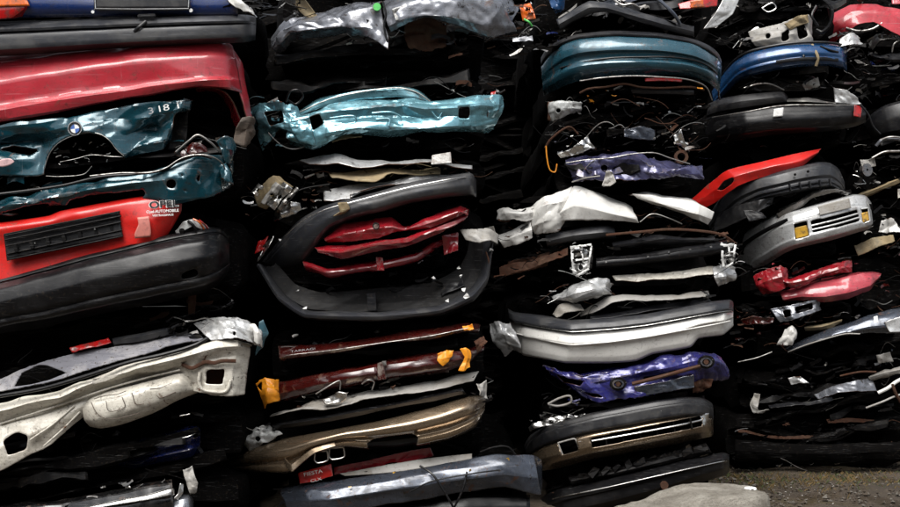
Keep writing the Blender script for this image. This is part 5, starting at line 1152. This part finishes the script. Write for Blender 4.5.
    c.round_('clip_hole', 'white_print', (634, 416.5, -17), .9, .6, 10, parent=up); c.round_('clip_hole', 'white_print', (661, 412, -18), .9, .6, 10, parent=up)
    c.panel('foil', 'bright_metal', [[(530, 428, 16), (548, 420, 8), (566, 414, 4), (584, 411, 2)], [(532, 432, 14), (550, 425, 4), (568, 419, 0), (586, 415, -2)]], nu=60, nv=14, crush=2.2, K=26)
    c.scraps(530, 408, 590, 432, 30, (2, 14), LIT, (2, 6), -.3)
    c.strata(2, y=(400, 408), d=(6, 16))

    c = Car('black bumper car with thin chrome line at the foot of the third pile', G3, Y3, 552, 720, 459, 505, 0.26)
    c.loft('radiator_rail', 'char_dark', [(568, 477, 2), (610, 470, -4), (660, 457, -6), (706, 444, 0)], [(572, 486, 2), (612, 478, -4), (662, 466, -6), (712, 453, 0)], nu=80, nv=14, crush=.9)
    for k in range(11): c.box_('rail_clip', 'char_dark', (582 + k * 11.6, 475 - k * 2.55, -6), (5 + (k * 7) % 4, 3 + (k * 5) % 3, 3), roll=12 + (k * 37) % 40, jit=1.2)
    top = [(540, 500, 40), (548, 494, 20), (562, 488, 4), (610, 478, -8), (660, 466, -12), (700, 457, -9), (722, 453, 2), (729, 455, 20)]
    bot = [(545, 530, 40), (552, 526, 20), (566, 522, 4), (612, 510, -8), (662, 496, -12), (702, 482, -9), (722, 476, 2), (729, 472, 20)]
    bp = c.loft('bumper', 'black_plastic', top, bot, ((0, 14), (.05, 3), (.2, -2), (.28, -5), (.36, -5), (.4, -3), (.7, -3), (1, 8)), nu=130, nv=36, sv=.4)
    c.tube('trim_strip', 'bright_metal', [(553, 499, 10), (565, 496, -2), (611, 486.5, -14.5), (661, 475, -18), (701, 466, -15), (722, 461.5, -3), (728, 461, 14)], .42, parent=bp)
    c.tube('tow_bolt', 'rusty_steel', [(664, 484, -14), (664, 491, -15), (664, 500, -14)], 1.5, k=10)
    c.round_('bolt_head', 'rusty_steel', (664, 485, -16), 2.8, 4, 16)
    c.scraps(548, 470, 710, 484, 44, (0, 12), ('char_dark', 'dirty_steel', 'oily_shade_dark', 'rusty_steel'), (2, 6), -.18)
pile3()

# ================================================================== pile 4, farther back on the right
Y4, G4 = 9.6, 'crushed cars in the fourth pile, set back behind the third'
X4 = (728, 862)
def pile4():
    c = Car('stripped black wreck with pale torn brackets, top of the fourth pile', G4, Y4, 715, 850, -44, 40, 0.3)
    br = c.panel('torn_bracket', 'pale_plastic', [[(748, 32, 4), (770, 26, 0), (790, 20, -2), (808, 15, 0), (812, 20, 6)], [(752, 42, 2), (772, 38, -3), (792, 34, -5), (810, 32, -2), (812, 34, 6)], [(756, 46, 4), (774, 45, 0), (794, 44, -2), (811, 43, 0), (813, 44, 8)]], nu=60, nv=30, crush=1.2, holes=[[(781, 34), (789, 28), (789, 40), (782, 42)], [(796, 26), (804, 23), (808, 36), (799, 40)], disc(768, 36, 3)])
    c.panel('torn_bracket', 'tan_fibre', [[(784, 24, -4), (796, 17, -5), (808, 14, -4)], [(790, 30, -4), (798, 26, -6), (810, 22, -4)]], nu=20, nv=14, crush=1.5)
    c.tube('hose', 'black_plastic', [(812, -6, 2), (824, 0, -4), (832, 10, -6), (830, 24, -4), (822, 32, 0), (816, 30, 2)], 1.6)
    c.tube('hose', 'black_plastic', [(816, 6, 0), (812, 16, -4), (818, 26, -4)], 1.2)
    c.tube('chrome_loop', 'bright_metal', [(762, 8, 2), (772, 3, 0), (776, 8, 0), (768, 12, 0)], .6, closed=True)
    c.scraps(716, -14, 830, 30, 90, (0, 30), ('char_dark', 'oily_shade_dark', 'dirty_steel', 'oily_shade_dark', 'dark_plastic', 'pale_plastic'), (3, 11))
    c.scraps(718, 28, 760, 52, 34, (-2, 16), ('pale_plastic', 'dirty_steel', 'blue_plastic', 'char_dark', 'bright_metal'), (2, 7))
    c.scraps(832, 28, 866, 64, 40, (0, 18), ('pale_plastic', 'dirty_steel', 'char_dark', 'oily_shade_dark'), (3, 9))
    c.strata(4, y=(-8, 30), d=(8, 24), mats=('char_dark', 'oily_shade_dark'))

    c = Car('bright blue crushed car with glossy rounded bumper, high in the fourth pile', G4, Y4, 735, 846, 40, 87, 0.36)
    top = [(712, 92, 50), (722, 76, 36), (734, 62, 18), (748, 53, 4), (775, 46.5, -6), (800, 43.5, -10), (826, 43.5, -9), (842, 46, 0), (847, 52, 18)]
    bot = [(714, 108, 50), (726, 94, 36), (738, 82, 18), (752, 76, 4), (776, 70, -6), (800, 66.5, -10), (826, 65.5, -9), (842, 68, 0), (847, 72, 18)]
    bp = c.loft('bumper', 'blue_paint', top, bot, ((0, 16), (.04, 3), (.15, -2), (.4, -5), (.6, -4), (.66, -5), (.9, -1), (1, 6)), nu=110, nv=40, sv=.5, crush=.3, K=8)
    c.tube('top_strip', 'dark_plastic', [(p[0], p[1] - 1, p[2] + 2) for p in top[1:]], 1.2, parent=bp)
    c.tube('slot_trim', 'black_plastic', [(776, 62, -11), (800, 59, -15.5), (822, 58.5, -15), (838, 60, -8)], 1.5, .5, parent=bp)
    c.tube('slot_trim', 'black_plastic', [(802, 50, -12), (804, 57, -15)], 1.1, parent=bp); c.tube('slot_trim', 'black_plastic', [(820, 46, -12), (830, 50, -13), (838, 52, -8)], .9, parent=bp)
    c.tube('strap', 'tan_fibre', [(812, 44, -8), (816, 52, -15), (818, 58, -16), (816, 66, -14)], 1.3, .5, parent=bp)
    c.tube('wheel_arch', 'dirty_steel', [(744, 88, 8), (758, 84, 4), (770, 84, 4), (784, 90, 6)], .7)
    c.panel('foam_scrap', 'pale_plastic', [[(802, 84, 10), (818, 78, 8)], [(806, 90, 10), (820, 86, 8)]], nu=16, nv=12, crush=2)
    c.panel('lamp_shell', 'silver_paint', [[(840, 40, 4), (852, 33, 2), (858, 36, 6)], [(838, 47, 0), (852, 45, -2), (863, 44, 6)]], nu=26, nv=18, crush=1)
    c.scraps(740, 72, 840, 90, 44, (2, 24), BLK + ('dirty_steel',), (3, 9))
    c.scraps(832, 46, 872, 66, 30, (0, 14), ('dirty_steel', 'char_dark', 'oily_shade_dark', 'pale_plastic'), (2, 8))

    c = Car('black crushed car with white label and red end on its bumper strip', G4, Y4, 728, 864, 87, 143, 0.36)
    c.loft('upper_bumper', 'dark_plastic', [(708, 104, 36), (720, 99, 20), (740, 95, 4), (765, 93, -2), (782, 92, 0), (787, 97, 8)], [(706, 118, 36), (720, 113, 20), (740, 110, 4), (765, 106, -2), (784, 103, 0), (788, 103, 8)], nu=70, nv=20, crush=.5)
    bp = c.loft('bumper', 'black_plastic', [(704, 120, 40), (720, 115, 20), (745, 111, 0), (783, 105, -8), (830, 105, -10), (856, 105, -6), (866, 108, 8)], [(706, 150, 40), (722, 143, 20), (745, 139, 0), (783, 134, -8), (830, 131, -10), (856, 126, -6), (866, 122, 8)], ((0, 16), (.05, 2), (.3, -2), (.5, -3), (.8, 0), (1, 8)), nu=100, nv=30, crush=.4, K=8)
    c.tube('trim_strip', 'dirty_steel', [(712, 117.5, 26), (745, 112, -3), (783, 105.5, -12), (830, 105, -13), (856, 105, -9)], .45, parent=bp)
    c.panel('label', 'white_print', [[(774, 109, -13), (783.5, 107.5, -13)], [(773, 117, -13), (783, 116, -13)]], nu=8, nv=8, parent=bp, thick=.3)
    c.panel('reflector', 'red_lens', [[(855, 105, -11), (862, 106, -6)], [(854, 116, -12), (860, 118, -8)]], nu=12, nv=12, crush=.4, parent=bp)
    c.panel('lamp_shell', 'silver_paint', [[(834, 88, 6), (842, 90, 2), (858, 98, 4)], [(835, 103, 4), (846, 103, 0), (862, 104, 4)]], nu=26, nv=18, crush=1.4)
    c.loft('sheet_edge', 'dirty_steel', [(786, 99, 0), (808, 99, -4), (836, 103, 0)], [(788, 104, 0), (808, 103, -4), (836, 104, 0)], nu=40, nv=8, crush=.6)
    c.tube('cable', 'dark_plastic', [(860, 104, -8), (868, 114, -8), (873, 126, -4), (880, 134, 2)], .9)
    c.panel('trim_panel', 'slate_paint', [[(818, 118, -6), (832, 113, -8)], [(816, 126, -6), (838, 123, -8)]], nu=16, nv=12, crush=.8)
    c.scraps(720, 122, 860, 146, 34, (4, 22), BLK, (3, 9))
    c.strata(3, y=(118, 144), d=(8, 24))

    c = Car('crushed car with long bright red panel and dark grey bumper, above the silver one', G4, Y4, 735, 845, 143, 203, 0.36)
    rp = c.panel('door_panel', 'bright_red_paint', [[(688, 203, 34), (708, 185, 22), (728, 170, 8), (770, 160, 0), (800, 153, 0), (821, 149, 4)], [(692, 207, 26), (712, 192, 14), (734, 177, -2), (770, 167, -8), (800, 161, -6), (818, 152, 2)], [(697, 212, 26), (716, 202, 14), (738, 186, 0), (770, 175, -4), (800, 166, -3), (812, 157, 6)]], nu=120, nv=40, crush=.5, K=12, holes=[[(717, 190), (724, 181), (733, 177), (734, 182), (724, 190)]])
    c.panel('handle_recess', 'oily_shade_dark', [[(714, 182, 24), (736, 172, 14)], [(716, 196, 24), (736, 186, 14)]], nu=10, nv=8, parent=rp)
    top = [(706, 222, 44), (716, 205, 30), (730, 188, 14), (754, 177.5, 0), (776, 172, -8), (798, 166.5, -10), (818, 162.5, -8), (830, 163, 0), (839, 170, 14), (844, 182, 32)]
    bot = [(712, 236, 44), (724, 224, 30), (740, 212, 14), (760, 201, 0), (780, 196, -8), (798, 192, -10), (818, 189, -8), (830, 188, 0), (840, 192, 14), (845, 198, 32)]
    bp = c.loft('bumper', 'grey_plastic', top, bot, ((0, 16), (.04, 3), (.15, -2), (.5, -5), (.56, -3), (.62, -3), (.66, -5), (.74, -5), (.78, -2.5), (.84, -2.5), (.88, -4), (1, 6)), nu=110, nv=54, sv=.15, crush=.3, K=6)
    for x, y in ((795, 174.5), (808, 171.5)): c.round_('clip_hole', 'oily_shade_dark', (x, y, -17), 1.1, .8, 10, parent=bp)
    for k in range(5): c.box_('slat', 'dark_plastic', (790 + 10 * k, 187 - 1.2 * k, -16), (1.2, 6, 3), roll=12, bev=.2, parent=bp)
    c.panel('trim_panel', 'dark_plastic', [[(716, 214, 24), (740, 205, 8), (760, 200, -4), (774, 197, -2)], [(712, 232, 24), (738, 222, 6), (758, 212, -6), (772, 204, -4)]], nu=50, nv=24, crush=1.1)
    c.panel('torn_flap', 'dark_plastic', [[(744, 209, -8), (762, 212, -8)], [(748, 222, -10), (766, 218, -8)]], nu=16, nv=14, crush=1.4)
    c.scraps(760, 192, 850, 208, 44, (-4, 14), ('char_dark', 'oily_shade_dark', 'dirty_steel', 'dark_plastic'), (2, 8), -.15)

    c = Car('silver crushed car with yellow fog lamps in its slotted bumper', G4, Y4, 748, 862, 203, 256, 0.38)
    top = [(733, 246, 56), (739, 237, 40), (755, 226, 22), (776, 215, 2), (792, 210.5, -8), (814, 204.5, -11), (835, 199, -11), (853, 194.5, -8), (865, 196, 0), (871, 203, 16)]
    bot = [(748, 284, 56), (756, 271, 40), (770, 262, 22), (784, 253, 2), (796, 248, -8), (816, 243.5, -11), (835, 239, -11), (855, 233, -8), (868, 229, 0), (873, 226, 16)]
    slot = [(811, 221), (830, 216.5), (857, 209.5), (860, 221), (836, 227.5), (812, 233)]
    fog1 = [(793, 224), (807, 220.5), (809.5, 236.5), (795, 240)]
    fog2 = [(860.5, 209), (868, 208), (870, 221), (863, 223.5)]
    bp = c.loft('bumper', 'silver_paint', top, bot, ((0, 16), (.04, 3), (.14, -1), (.26, -4), (.30, -4), (.34, -6), (.72, -7), (.76, -8), (.9, -6), (1, 6)), nu=190, nv=76, sv=.2, crush=.15, K=6, holes=[slot, fog1, fog2])
    c.tube('side_moulding', 'black_plastic', [(740, 247, 34), (756, 236, 16), (774, 226, -1), (788, 220, -9)], 1.9, .4, parent=bp)
    c.panel('grille_backing', 'oily_shade_dark', [[(786, 218, 6), (812, 216, -6), (858, 204, -4), (872, 204, 10)], [(790, 246, 6), (812, 238, -6), (860, 226, -4), (874, 226, 10)]], nu=30, nv=8, parent=bp)
    c.tube('grille_bar', 'silver_paint', [(810, 226, -16), (835, 220, -17), (858, 213.5, -14)], .8, parent=bp); c.tube('grille_bar', 'silver_paint', [(811, 230, -16), (835, 224.5, -17), (859, 217.5, -14)], .8, parent=bp)
    c.panel('fog_lamp', 'amber_lens', [[(794, 228, -11), (807, 225, -14)], [(796, 239, -11), (808.5, 235.5, -14)]], nu=14, nv=12, thick=1.0, parent=bp)
    c.panel('fog_lamp', 'amber_lens', [[(861.5, 213, -11), (868, 211.5, -8)], [(863, 222.5, -11), (869, 220.5, -8)]], nu=12, nv=10, thick=1.0, parent=bp)
    c.tube('fog_lamp_rim', 'silver_paint', [(p[0], p[1], -14) for p in fog1], .6, smooth=.1, closed=True, parent=bp); c.tube('fog_lamp_rim', 'silver_paint', [(p[0], p[1], -10) for p in fog2], .6, smooth=.1, closed=True, parent=bp)
    c.panel('plate_patch', 'pale_plastic', [[(818, 206, -17.4), (849, 198, -17)], [(820, 215.5, -18.6), (851, 208, -18)]], nu=20, nv=10, thick=.3, parent=bp, wave=.2)
    c.loft('torn_sheet', 'dirty_steel', [(776, 214, 4), (800, 200, -4), (812, 193, -6), (835, 189, -4), (848, 193, 4)], [(778, 217, 2), (802, 205, -7), (816, 197, -8), (835, 192, -6), (850, 196, 4)], nu=60, nv=12, crush=1.2)
    c.strata(2, y=(196, 206), d=(-2, 10))

    c = Car('faded pink red crushed car with bent tube, under the silver bumper', G4, Y4, 752, 870, 256, 299, 0.34)
    c.loft('hood', 'faded_red_paint', [(778, 293, 6), (800, 285, 0), (825, 279, -6), (850, 274, -8), (872, 272, -3), (881, 274, 6)], [(784, 300, 6), (805, 299, 0), (825, 302, -6), (848, 298, -8), (868, 290, -3), (880, 277, 8)], ((0, 18), (.08, 3), (.4, -2), (.75, -4), (1, 4)), nu=80, nv=30, crush=.9, K=18)
    c.panel('fender', 'dark_red_paint', [[(752, 276, 8), (765, 268, 2), (780, 266, 0), (786, 270, 4)], [(756, 286, 4), (768, 281, -4), (782, 277, -6), (788, 278, 2)], [(764, 294, 6), (772, 292, 0), (784, 288, -2), (790, 284, 4)]], nu=44, nv=34, crush=2.0, K=22)
    c.panel('bent_beam', 'dark_red_paint', [[(778, 274, 2), (790, 277, -3), (806, 274, -4), (822, 268, -4), (842, 262, -2), (852, 260, 4)], [(778, 280, -4), (790, 283, -9), (806, 280, -9), (822, 274, -9), (842, 268, -7), (853, 267, 0)], [(780, 285, 2), (792, 288, -3), (806, 284, -4), (822, 279, -4), (842, 273, -2), (853, 273, 4)]], nu=70, nv=24, crush=1.6, K=26)
    c.scraps(758, 256, 860, 284, 70, (-2, 20), ('maroon_paint', 'char_dark', 'oily_shade_dark', 'rusty_steel', 'faded_red_paint', 'dirty_steel'), (2, 8), -.1)
    c.panel('sheet_end', 'tan_fibre', [[(854, 246, 10), (872, 238, 6), (892, 236, 10)], [(858, 256, 8), (876, 248, 2), (894, 242, 8)]], nu=30, nv=14, crush=1.4)

    c = Car('dark red wreck with exposed grey lamp bracket, low in the fourth pile', G4, Y4, 748, 868, 299, 326, 0.30)
    c.panel('lamp_bracket', 'grey_paint', [[(770, 309, 4), (790, 305, -2), (816, 299, -4), (819, 303, 2)], [(780, 322, 2), (796, 319, -5), (816, 312, -6), (821, 310, 2)]], nu=60, nv=30, crush=1.3, holes=[[(783, 311), (790, 309), (791, 316), (785, 318)], [(795, 307), (812, 303), (813, 309), (796, 314)]])
    c.panel('taillight', 'maroon_paint', [[(741, 320, 8), (752, 316, 2), (773, 319, 4)], [(744, 325, 6), (758, 324, 0), (773, 323, 2)]], nu=30, nv=12, crush=1.4)
    c.panel('torn_fender', 'white_paint', [[(784, 328, 0), (792, 326, -3), (797, 331, 2)], [(780, 338, -1), (788, 336, -5), (796, 338, 0)], [(776, 346, 2), (786, 345, -2), (790, 343, 2)]], nu=28, nv=28, crush=1.8)
    c.scraps(735, 306, 785, 346, 60, (0, 18), ('maroon_paint', 'char_dark', 'oily_shade_dark', 'rusty_steel'), (2, 7))
    c.scraps(800, 300, 880, 326, 40, (2, 20), ('char_dark', 'oily_shade_dark', 'rusty_steel', 'dirty_steel', 'oily_shade_dark'), (2, 8))

    c = Car('slate blue crushed car with smooth sloping hood edge, lower right', G4, Y4, 770, 930, 326, 374, 0.40)
    T = [(786, 349, 12), (808, 338, 2), (832, 328, -4), (870, 315, -8), (901, 308, -8), (935, 303, -4)]
    B = [(790, 353, 8), (810, 345, -4), (832, 339, -10), (868, 333, -14), (901, 333, -14), (936, 338, -10)]
    h = c.loft('hood', 'slate_paint', T, B, ((0, 30), (.05, 4), (.3, -1), (.7, -3), (1, 3)), nu=110, nv=34, crush=.7, K=16)
    c.tube('hood_edge', 'pale_plastic', [(788, 352, 4), (806, 345, -6), (822, 340, -10), (845, 334, -14), (860, 334, -16)], .6, parent=h)
    c.panel('tag', 'white_print', [[(873, 317, -12), (877, 316, -12)], [(873.5, 326, -15), (878.5, 326, -15)]], nu=6, nv=8, parent=h, wave=.6)
    c.panel('light_panel', 'silver_paint', [[(884, 322, -16), (902, 316, -16), (930, 314, -14)], [(890, 332, -18), (902, 332, -18), (930, 336, -16)]], nu=30, nv=14, crush=1)
    c.loft('sheet_edge', 'tan_fibre', [(804, 326, 6), (822, 325, 2), (842, 319, 4)], [(805, 330, 4), (822, 329, 0), (842, 323, 2)], nu=36, nv=8, crush=1)
    c.panel('foam_scrap', 'pale_plastic', [[(876, 355, 4), (890, 352, 2)], [(878, 363, 4), (894, 362, 2)]], nu=16, nv=12, crush=2)
    c.scraps(795, 342, 900, 372, 70, (4, 30), BLK + ('dirty_steel', 'slate_paint'), (3, 9), -.05)
    c.strata(3, y=(344, 370), d=(8, 26))

    c = Car('dark crushed car with silver torn sheet and white tubes, near the ground at right', G4, Y4, 748, 930, 374, 415, 0.34)
    c.panel('torn_sheet', 'grey_paint', [[(814, 395, 6), (836, 386, 0), (856, 380, -2), (872, 378, 2)], [(818, 399, 2), (838, 394, -6), (858, 391, -8), (877, 391, -2)]], nu=60, nv=20, crush=1.2)
    c.panel('torn_sheet', 'dark_plastic', [[(768, 405, 4), (790, 403, -2), (812, 401, -4), (832, 396, 0)], [(770, 409, 0), (790, 407, -6), (812, 404, -8), (834, 400, -2)]], nu=50, nv=12, crush=1.0)
    c.panel('torn_bracket', 'pale_plastic', [[(754, 393, 4), (760, 394, 2)], [(750, 404, 4), (758, 408, 0)], [(752, 412, 4), (770, 413, 2)]], nu=18, nv=22, crush=2)
    c.panel('torn_bracket', 'silver_paint', [[(788, 378, 2), (800, 376, 0)], [(792, 384, 0), (808, 383, 0)]], nu=18, nv=12, crush=1.8)
    c.tube('white_tube', 'white_paint', [(878, 393, -2), (888, 388, -4), (896, 382, -4), (912, 374, 0)], 1.6)
    c.tube('white_tube', 'pale_plastic', [(866, 408, 0), (882, 402, -4), (896, 396, -4), (912, 392, 0)], .9)
    c.tube('rust_tube', 'rusty_steel', [(892, 384, -5), (896, 394, -6), (902, 404, -4)], 1.4)
    c.loft('sheet_edge', 'pale_plastic', [(868, 376, 0), (884, 370, -4), (905, 366, 0), (930, 362, 4)], [(870, 380, 0), (884, 376, -6), (905, 373, -2), (930, 370, 2)], nu=40, nv=10, crush=1)
    c.tube('torn_edge', 'rusty_steel', [(840, 376, 2), (860, 372, -2), (876, 372, -2)], .9)
    c.tube('trim_strip', 'dirty_steel', [(738, 362, 14), (756, 358, 10), (772, 352, 8)], .6)
    c.scraps(755, 376, 900, 412, 70, (2, 24), BLK + BLK + ('dirty_steel',), (2, 8))
    c.strata(3, y=(384, 412), d=(8, 24))

    c = Car('nearly black crushed car with rust streaks resting on the ground at right', G4, Y4, 735, 930, 415, 472, 0.26)
    c.panel('side_sill', 'rusty_steel', [[(736, 430, 22), (760, 434, 20), (800, 436, 20), (834, 436, 22)], [(738, 433, 20), (760, 436.5, 18), (800, 439, 18), (834, 439, 20)]], nu=60, nv=10, crush=1.3)
    c.panel('side_sill', 'rusty_steel', [[(826, 420, 24), (850, 418, 22), (874, 420, 24)], [(828, 424, 22), (850, 422, 20), (874, 423, 22)]], nu=36, nv=8, crush=.8)
    c.loft('bumper', 'oily_shade_dark', [(735, 440, 8), (780, 444, 0), (850, 444, -4), (930, 440, 0)], [(735, 462, 10), (780, 464, 2), (850, 464, 0), (930, 460, 4)], nu=80, nv=18, crush=1.2)
    c.scraps(735, 420, 925, 462, 70, (2, 22), BLK + ('rusty_steel', 'oily_shade_dark', 'oily_shade_dark'), (2, 8))
    c.scraps(775, 463, 925, 470, 24, (-14, 4), ('pale_plastic', 'dirty_steel', 'char_dark', 'tan_fibre', 'bright_metal'), (1, 4))
    c.strata(3, y=(420, 455), d=(6, 20))
pile4()

# ================================================================== pile 5, at the right edge
Y5, G5 = 10.3, 'crushed cars in the pile at the right edge'
X5 = (870, 1040)
def pile5():
    c = Car('red crushed car with curved fender and grey lining, top right corner', G5, Y5, 850, 1040, -50, 46, 0.34)
    c.panel('fender', 'red_paint', [[(818, 42, 26), (830, 16, 14), (850, 5, 6), (876, 4, 2), (905, 10, 0), (950, 20, 4)], [(822, 43, 14), (836, 22, 0), (852, 12, -6), (876, 10, -8), (905, 20, -8), (950, 32, -4)], [(832, 44, 10), (846, 33, -6), (858, 25, -11), (874, 22, -11), (892, 32, -12), (950, 58, -8)]], nu=110, nv=46, crush=.7, K=14)
    c.panel('fender_liner', 'grey_plastic', [[(852, 20, -2), (862, 14, -4), (878, 18, -4), (892, 28, -4)], [(855, 28, 4), (864, 22, 2), (878, 26, 2), (890, 34, 2)]], nu=40, nv=16, crush=.8)
    c.tube('liner_edge', 'dirty_steel', [(846, 28, -8), (858, 31, -10), (872, 29, -10), (882, 23, -10)], 1.1)
    c.panel('hood', 'faded_red_paint', [[(890, -10, 8), (930, -14, 8), (980, -12, 10)], [(892, 4, 2), (930, 4, 0), (980, 6, 4)]], nu=40, nv=16, crush=1.0)
    c.panel('lamp_shell', 'red_lens', [[(818, 8, 12), (832, 2, 8)], [(816, 16, 12), (826, 12, 8)]], nu=16, nv=12, crush=1)
    gr = c.panel('engine_cover', 'dirty_steel', [[(868, 44, 6), (876, 34, 2), (892, 32, 0), (920, 36, 2)], [(872, 50, 4), (880, 40, -4), (894, 39, -6), (920, 44, -4)]], nu=60, nv=22, crush=1.0, holes=[[(878 + 5 * k, 35), (881 + 5 * k, 34.5), (882 + 5 * k, 38), (879 + 5 * k, 38.5)] for k in range(6)])
    c.tube('pipe', 'dirty_steel', [(892, 52, -4), (894, 44, -6), (900, 40, -6)], .8)
    c.scraps(855, -12, 920, 12, 40, (2, 20), ('maroon_paint', 'char_dark', 'pale_plastic', 'oily_shade_dark', 'blue_plastic'), (3, 9))
    c.scraps(866, 30, 930, 58, 50, (0, 20), ('char_dark', 'dirty_steel', 'oily_shade_dark', 'dark_plastic'), (2, 8))

    c = Car('dark gutted wreck of tangled engine parts under the red fender', G5, Y5, *X5, 46, 98, 0.34)
    c.loft('engine_block', 'dark_plastic', [(868, 52, 8), (884, 54, 0), (915, 54, 0)], [(872, 58, 6), (886, 62, -2), (915, 62, -2)], nu=40, nv=14, crush=1.4)
    c.scraps(850, 56, 930, 98, 110, (-2, 26), ('char_dark', 'oily_shade_dark', 'dirty_steel', 'oily_shade_dark', 'navy_paint', 'dark_plastic', 'maroon_paint'), (3, 10))
    c.strata(4, y=(56, 96), d=(4, 22))

    c = Car('black crushed car with smooth bumper corner at the right edge', G5, Y5, *X5, 98, 146, 0.34)
    c.loft('bumper', 'dark_plastic', [(864, 124, 30), (870, 116, 14), (884, 106, 0), (905, 100, -8), (960, 98, -8)], [(872, 140, 30), (878, 138, 14), (890, 136, 0), (908, 134, -8), (960, 132, -8)], nu=60, nv=26, crush=.4)
    c.tube('cable', 'dirty_steel', [(880, 140, -4), (890, 137, -8), (905, 138, -8)], .9)
    c.strata(2, y=(130, 146), d=(4, 16))

    c = Car('tangle of grey pipes and broken lamps at the right edge beside the silver bumper', G5, Y5, *X5, 146, 192, 0.36)
    c.round_('lamp_reflector', 'grey_paint', (866, 170, 0), 6, 4, 20, ring=.2, yaw=20)
    c.panel('lamp_shell', 'pale_plastic', [[(860, 160, 4), (874, 158, 0)], [(862, 168, 2), (876, 166, -2)]], nu=20, nv=16, crush=2)
    c.tube('pipe', 'dirty_steel', [(872, 158, -4), (884, 152, -6), (900, 151, -6), (915, 148, -4)], 1.1)
    c.tube('pipe', 'grey_paint', [(876, 146, -2), (882, 140, -4), (896, 139, -4), (910, 143, -2)], 1.6)
    c.scraps(856, 142, 925, 188, 90, (-6, 20), ('dirty_steel', 'char_dark', 'pale_plastic', 'oily_shade_dark', 'bright_metal', 'oily_shade_dark'), (2, 8))
    c.loft('side_sill', 'tan_fibre', [(858, 195, 10), (880, 186, 2), (902, 177, -2), (940, 164, 0)], [(860, 198, 8), (880, 190, 0), (902, 181, -4), (940, 169, -2)], nu=50, nv=10, crush=1.1)

    c = Car('shadowed wreck with white plastic pieces at the right edge', G5, Y5, *X5, 192, 250, 0.36)
    c.panel('white_scrap', 'white_paint', [[(882, 222, 2), (890, 218, -2), (897, 224, 2)], [(878, 232, 2), (890, 232, -4), (900, 234, 2)]], nu=28, nv=18, crush=2.2)
    c.panel('white_scrap', 'cream_paint', [[(897, 190, 2), (915, 184, 2)], [(898, 198, 0), (915, 194, 0)]], nu=16, nv=10, crush=1.2)
    c.scraps(866, 194, 930, 248, 90, (0, 24), ('char_dark', 'rusty_steel', 'oily_shade_dark', 'oily_shade_dark', 'dirty_steel', 'pale_plastic'), (2, 8))
    c.strata(3, y=(200, 246), d=(6, 20), mats=('char_dark', 'rusty_steel', 'oily_shade_dark'))

    c = Car('brown rusted crushed car in shadow at the right edge beside the pink hood', G5, Y5, *X5, 250, 312, 0.36)
    c.scraps(872, 252, 930, 310, 70, (0, 24), ('rusty_steel', 'char_dark', 'oily_shade_dark', 'maroon_paint', 'oily_shade_dark'), (2, 9))
    c.strata(4, y=(256, 306), d=(4, 20), mats=('maroon_paint', 'rusty_steel', 'char_dark'))

    for lab, a, b in (('black crushed car in the dark behind the slate blue hood', 312, 384), ('black crushed car on the ground behind the rust streaked one', 384, 457)):
        c = Car(lab, G5, Y5, *X5, a, b, 0.6)
        c.scraps(880, a + 6, 940, b - 6, 20, (20, 50), BLK, (3, 9))
        c.strata(2, y=(a + 8, b - 8), d=(20, 40))
pile5()

# ================================================================== wrecks seen only as darkness through the gaps
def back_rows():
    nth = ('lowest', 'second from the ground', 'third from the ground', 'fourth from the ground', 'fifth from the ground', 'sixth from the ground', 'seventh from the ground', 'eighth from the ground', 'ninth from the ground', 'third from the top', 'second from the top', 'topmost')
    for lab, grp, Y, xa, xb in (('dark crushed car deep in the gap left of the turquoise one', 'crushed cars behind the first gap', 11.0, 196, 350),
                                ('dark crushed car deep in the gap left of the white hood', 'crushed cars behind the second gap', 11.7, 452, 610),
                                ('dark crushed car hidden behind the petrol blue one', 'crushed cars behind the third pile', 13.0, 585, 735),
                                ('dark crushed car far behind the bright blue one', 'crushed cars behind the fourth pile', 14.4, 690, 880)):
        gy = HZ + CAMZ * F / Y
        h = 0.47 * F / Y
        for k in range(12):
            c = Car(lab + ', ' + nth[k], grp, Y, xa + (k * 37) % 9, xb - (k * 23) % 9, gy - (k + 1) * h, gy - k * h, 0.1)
            c.strata(2, d=(-4, 6), y=(gy - (k + 1) * h + 6, gy - k * h - 6), mats=('oily_shade_dark',))
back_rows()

# ================================================================== unseen row of piles behind the photographer, added to block low sky light
def unseen_lane_row():
    src = []
    for k in range(3):
        c = Car('x', 'x', 9.0, 330, 530, 200, 260, 0.0)
        me = c.root.children[0].data
        co = np.zeros(len(me.vertices) * 3); me.vertices.foreach_get('co', co)
        src.append((co.reshape(-1, 3) * (-1, -1, 1), [tuple(p.vertices) for p in me.polygons]))
        bpy.data.objects.remove(c.root.children[0]); bpy.data.objects.remove(c.root)
    rg = random.Random(8); i = 0
    V, Fc, Mi = [], [], []
    for col in range(-7, 8):
        for row in range(9):
            v, f = src[i % 3]; b0 = len(V)
            off = np.array((col * 1.86 + rg.uniform(-.08, .08), -3.2 + rg.uniform(-.15, .15), row * 0.49 - 0.02))
            V += [tuple(p) for p in v + off]; Fc += [tuple(b0 + q for q in g) for g in f]; Mi += [rg.randrange(4)] * len(f)
            i += 1
    me = mesh_from('unseen_scrap_row', V, Fc); me.polygons.foreach_set('material_index', Mi)
    o = link('unseen_scrap_row', me, ['oily_shade_dark', 'maroon_paint', 'slate_paint', 'char_dark'], None, 'stuff')
    o['label'] = 'unseen dark row of crushed car piles added across the lane, behind the photographer'; o['category'] = 'scrap heap'
unseen_lane_row()
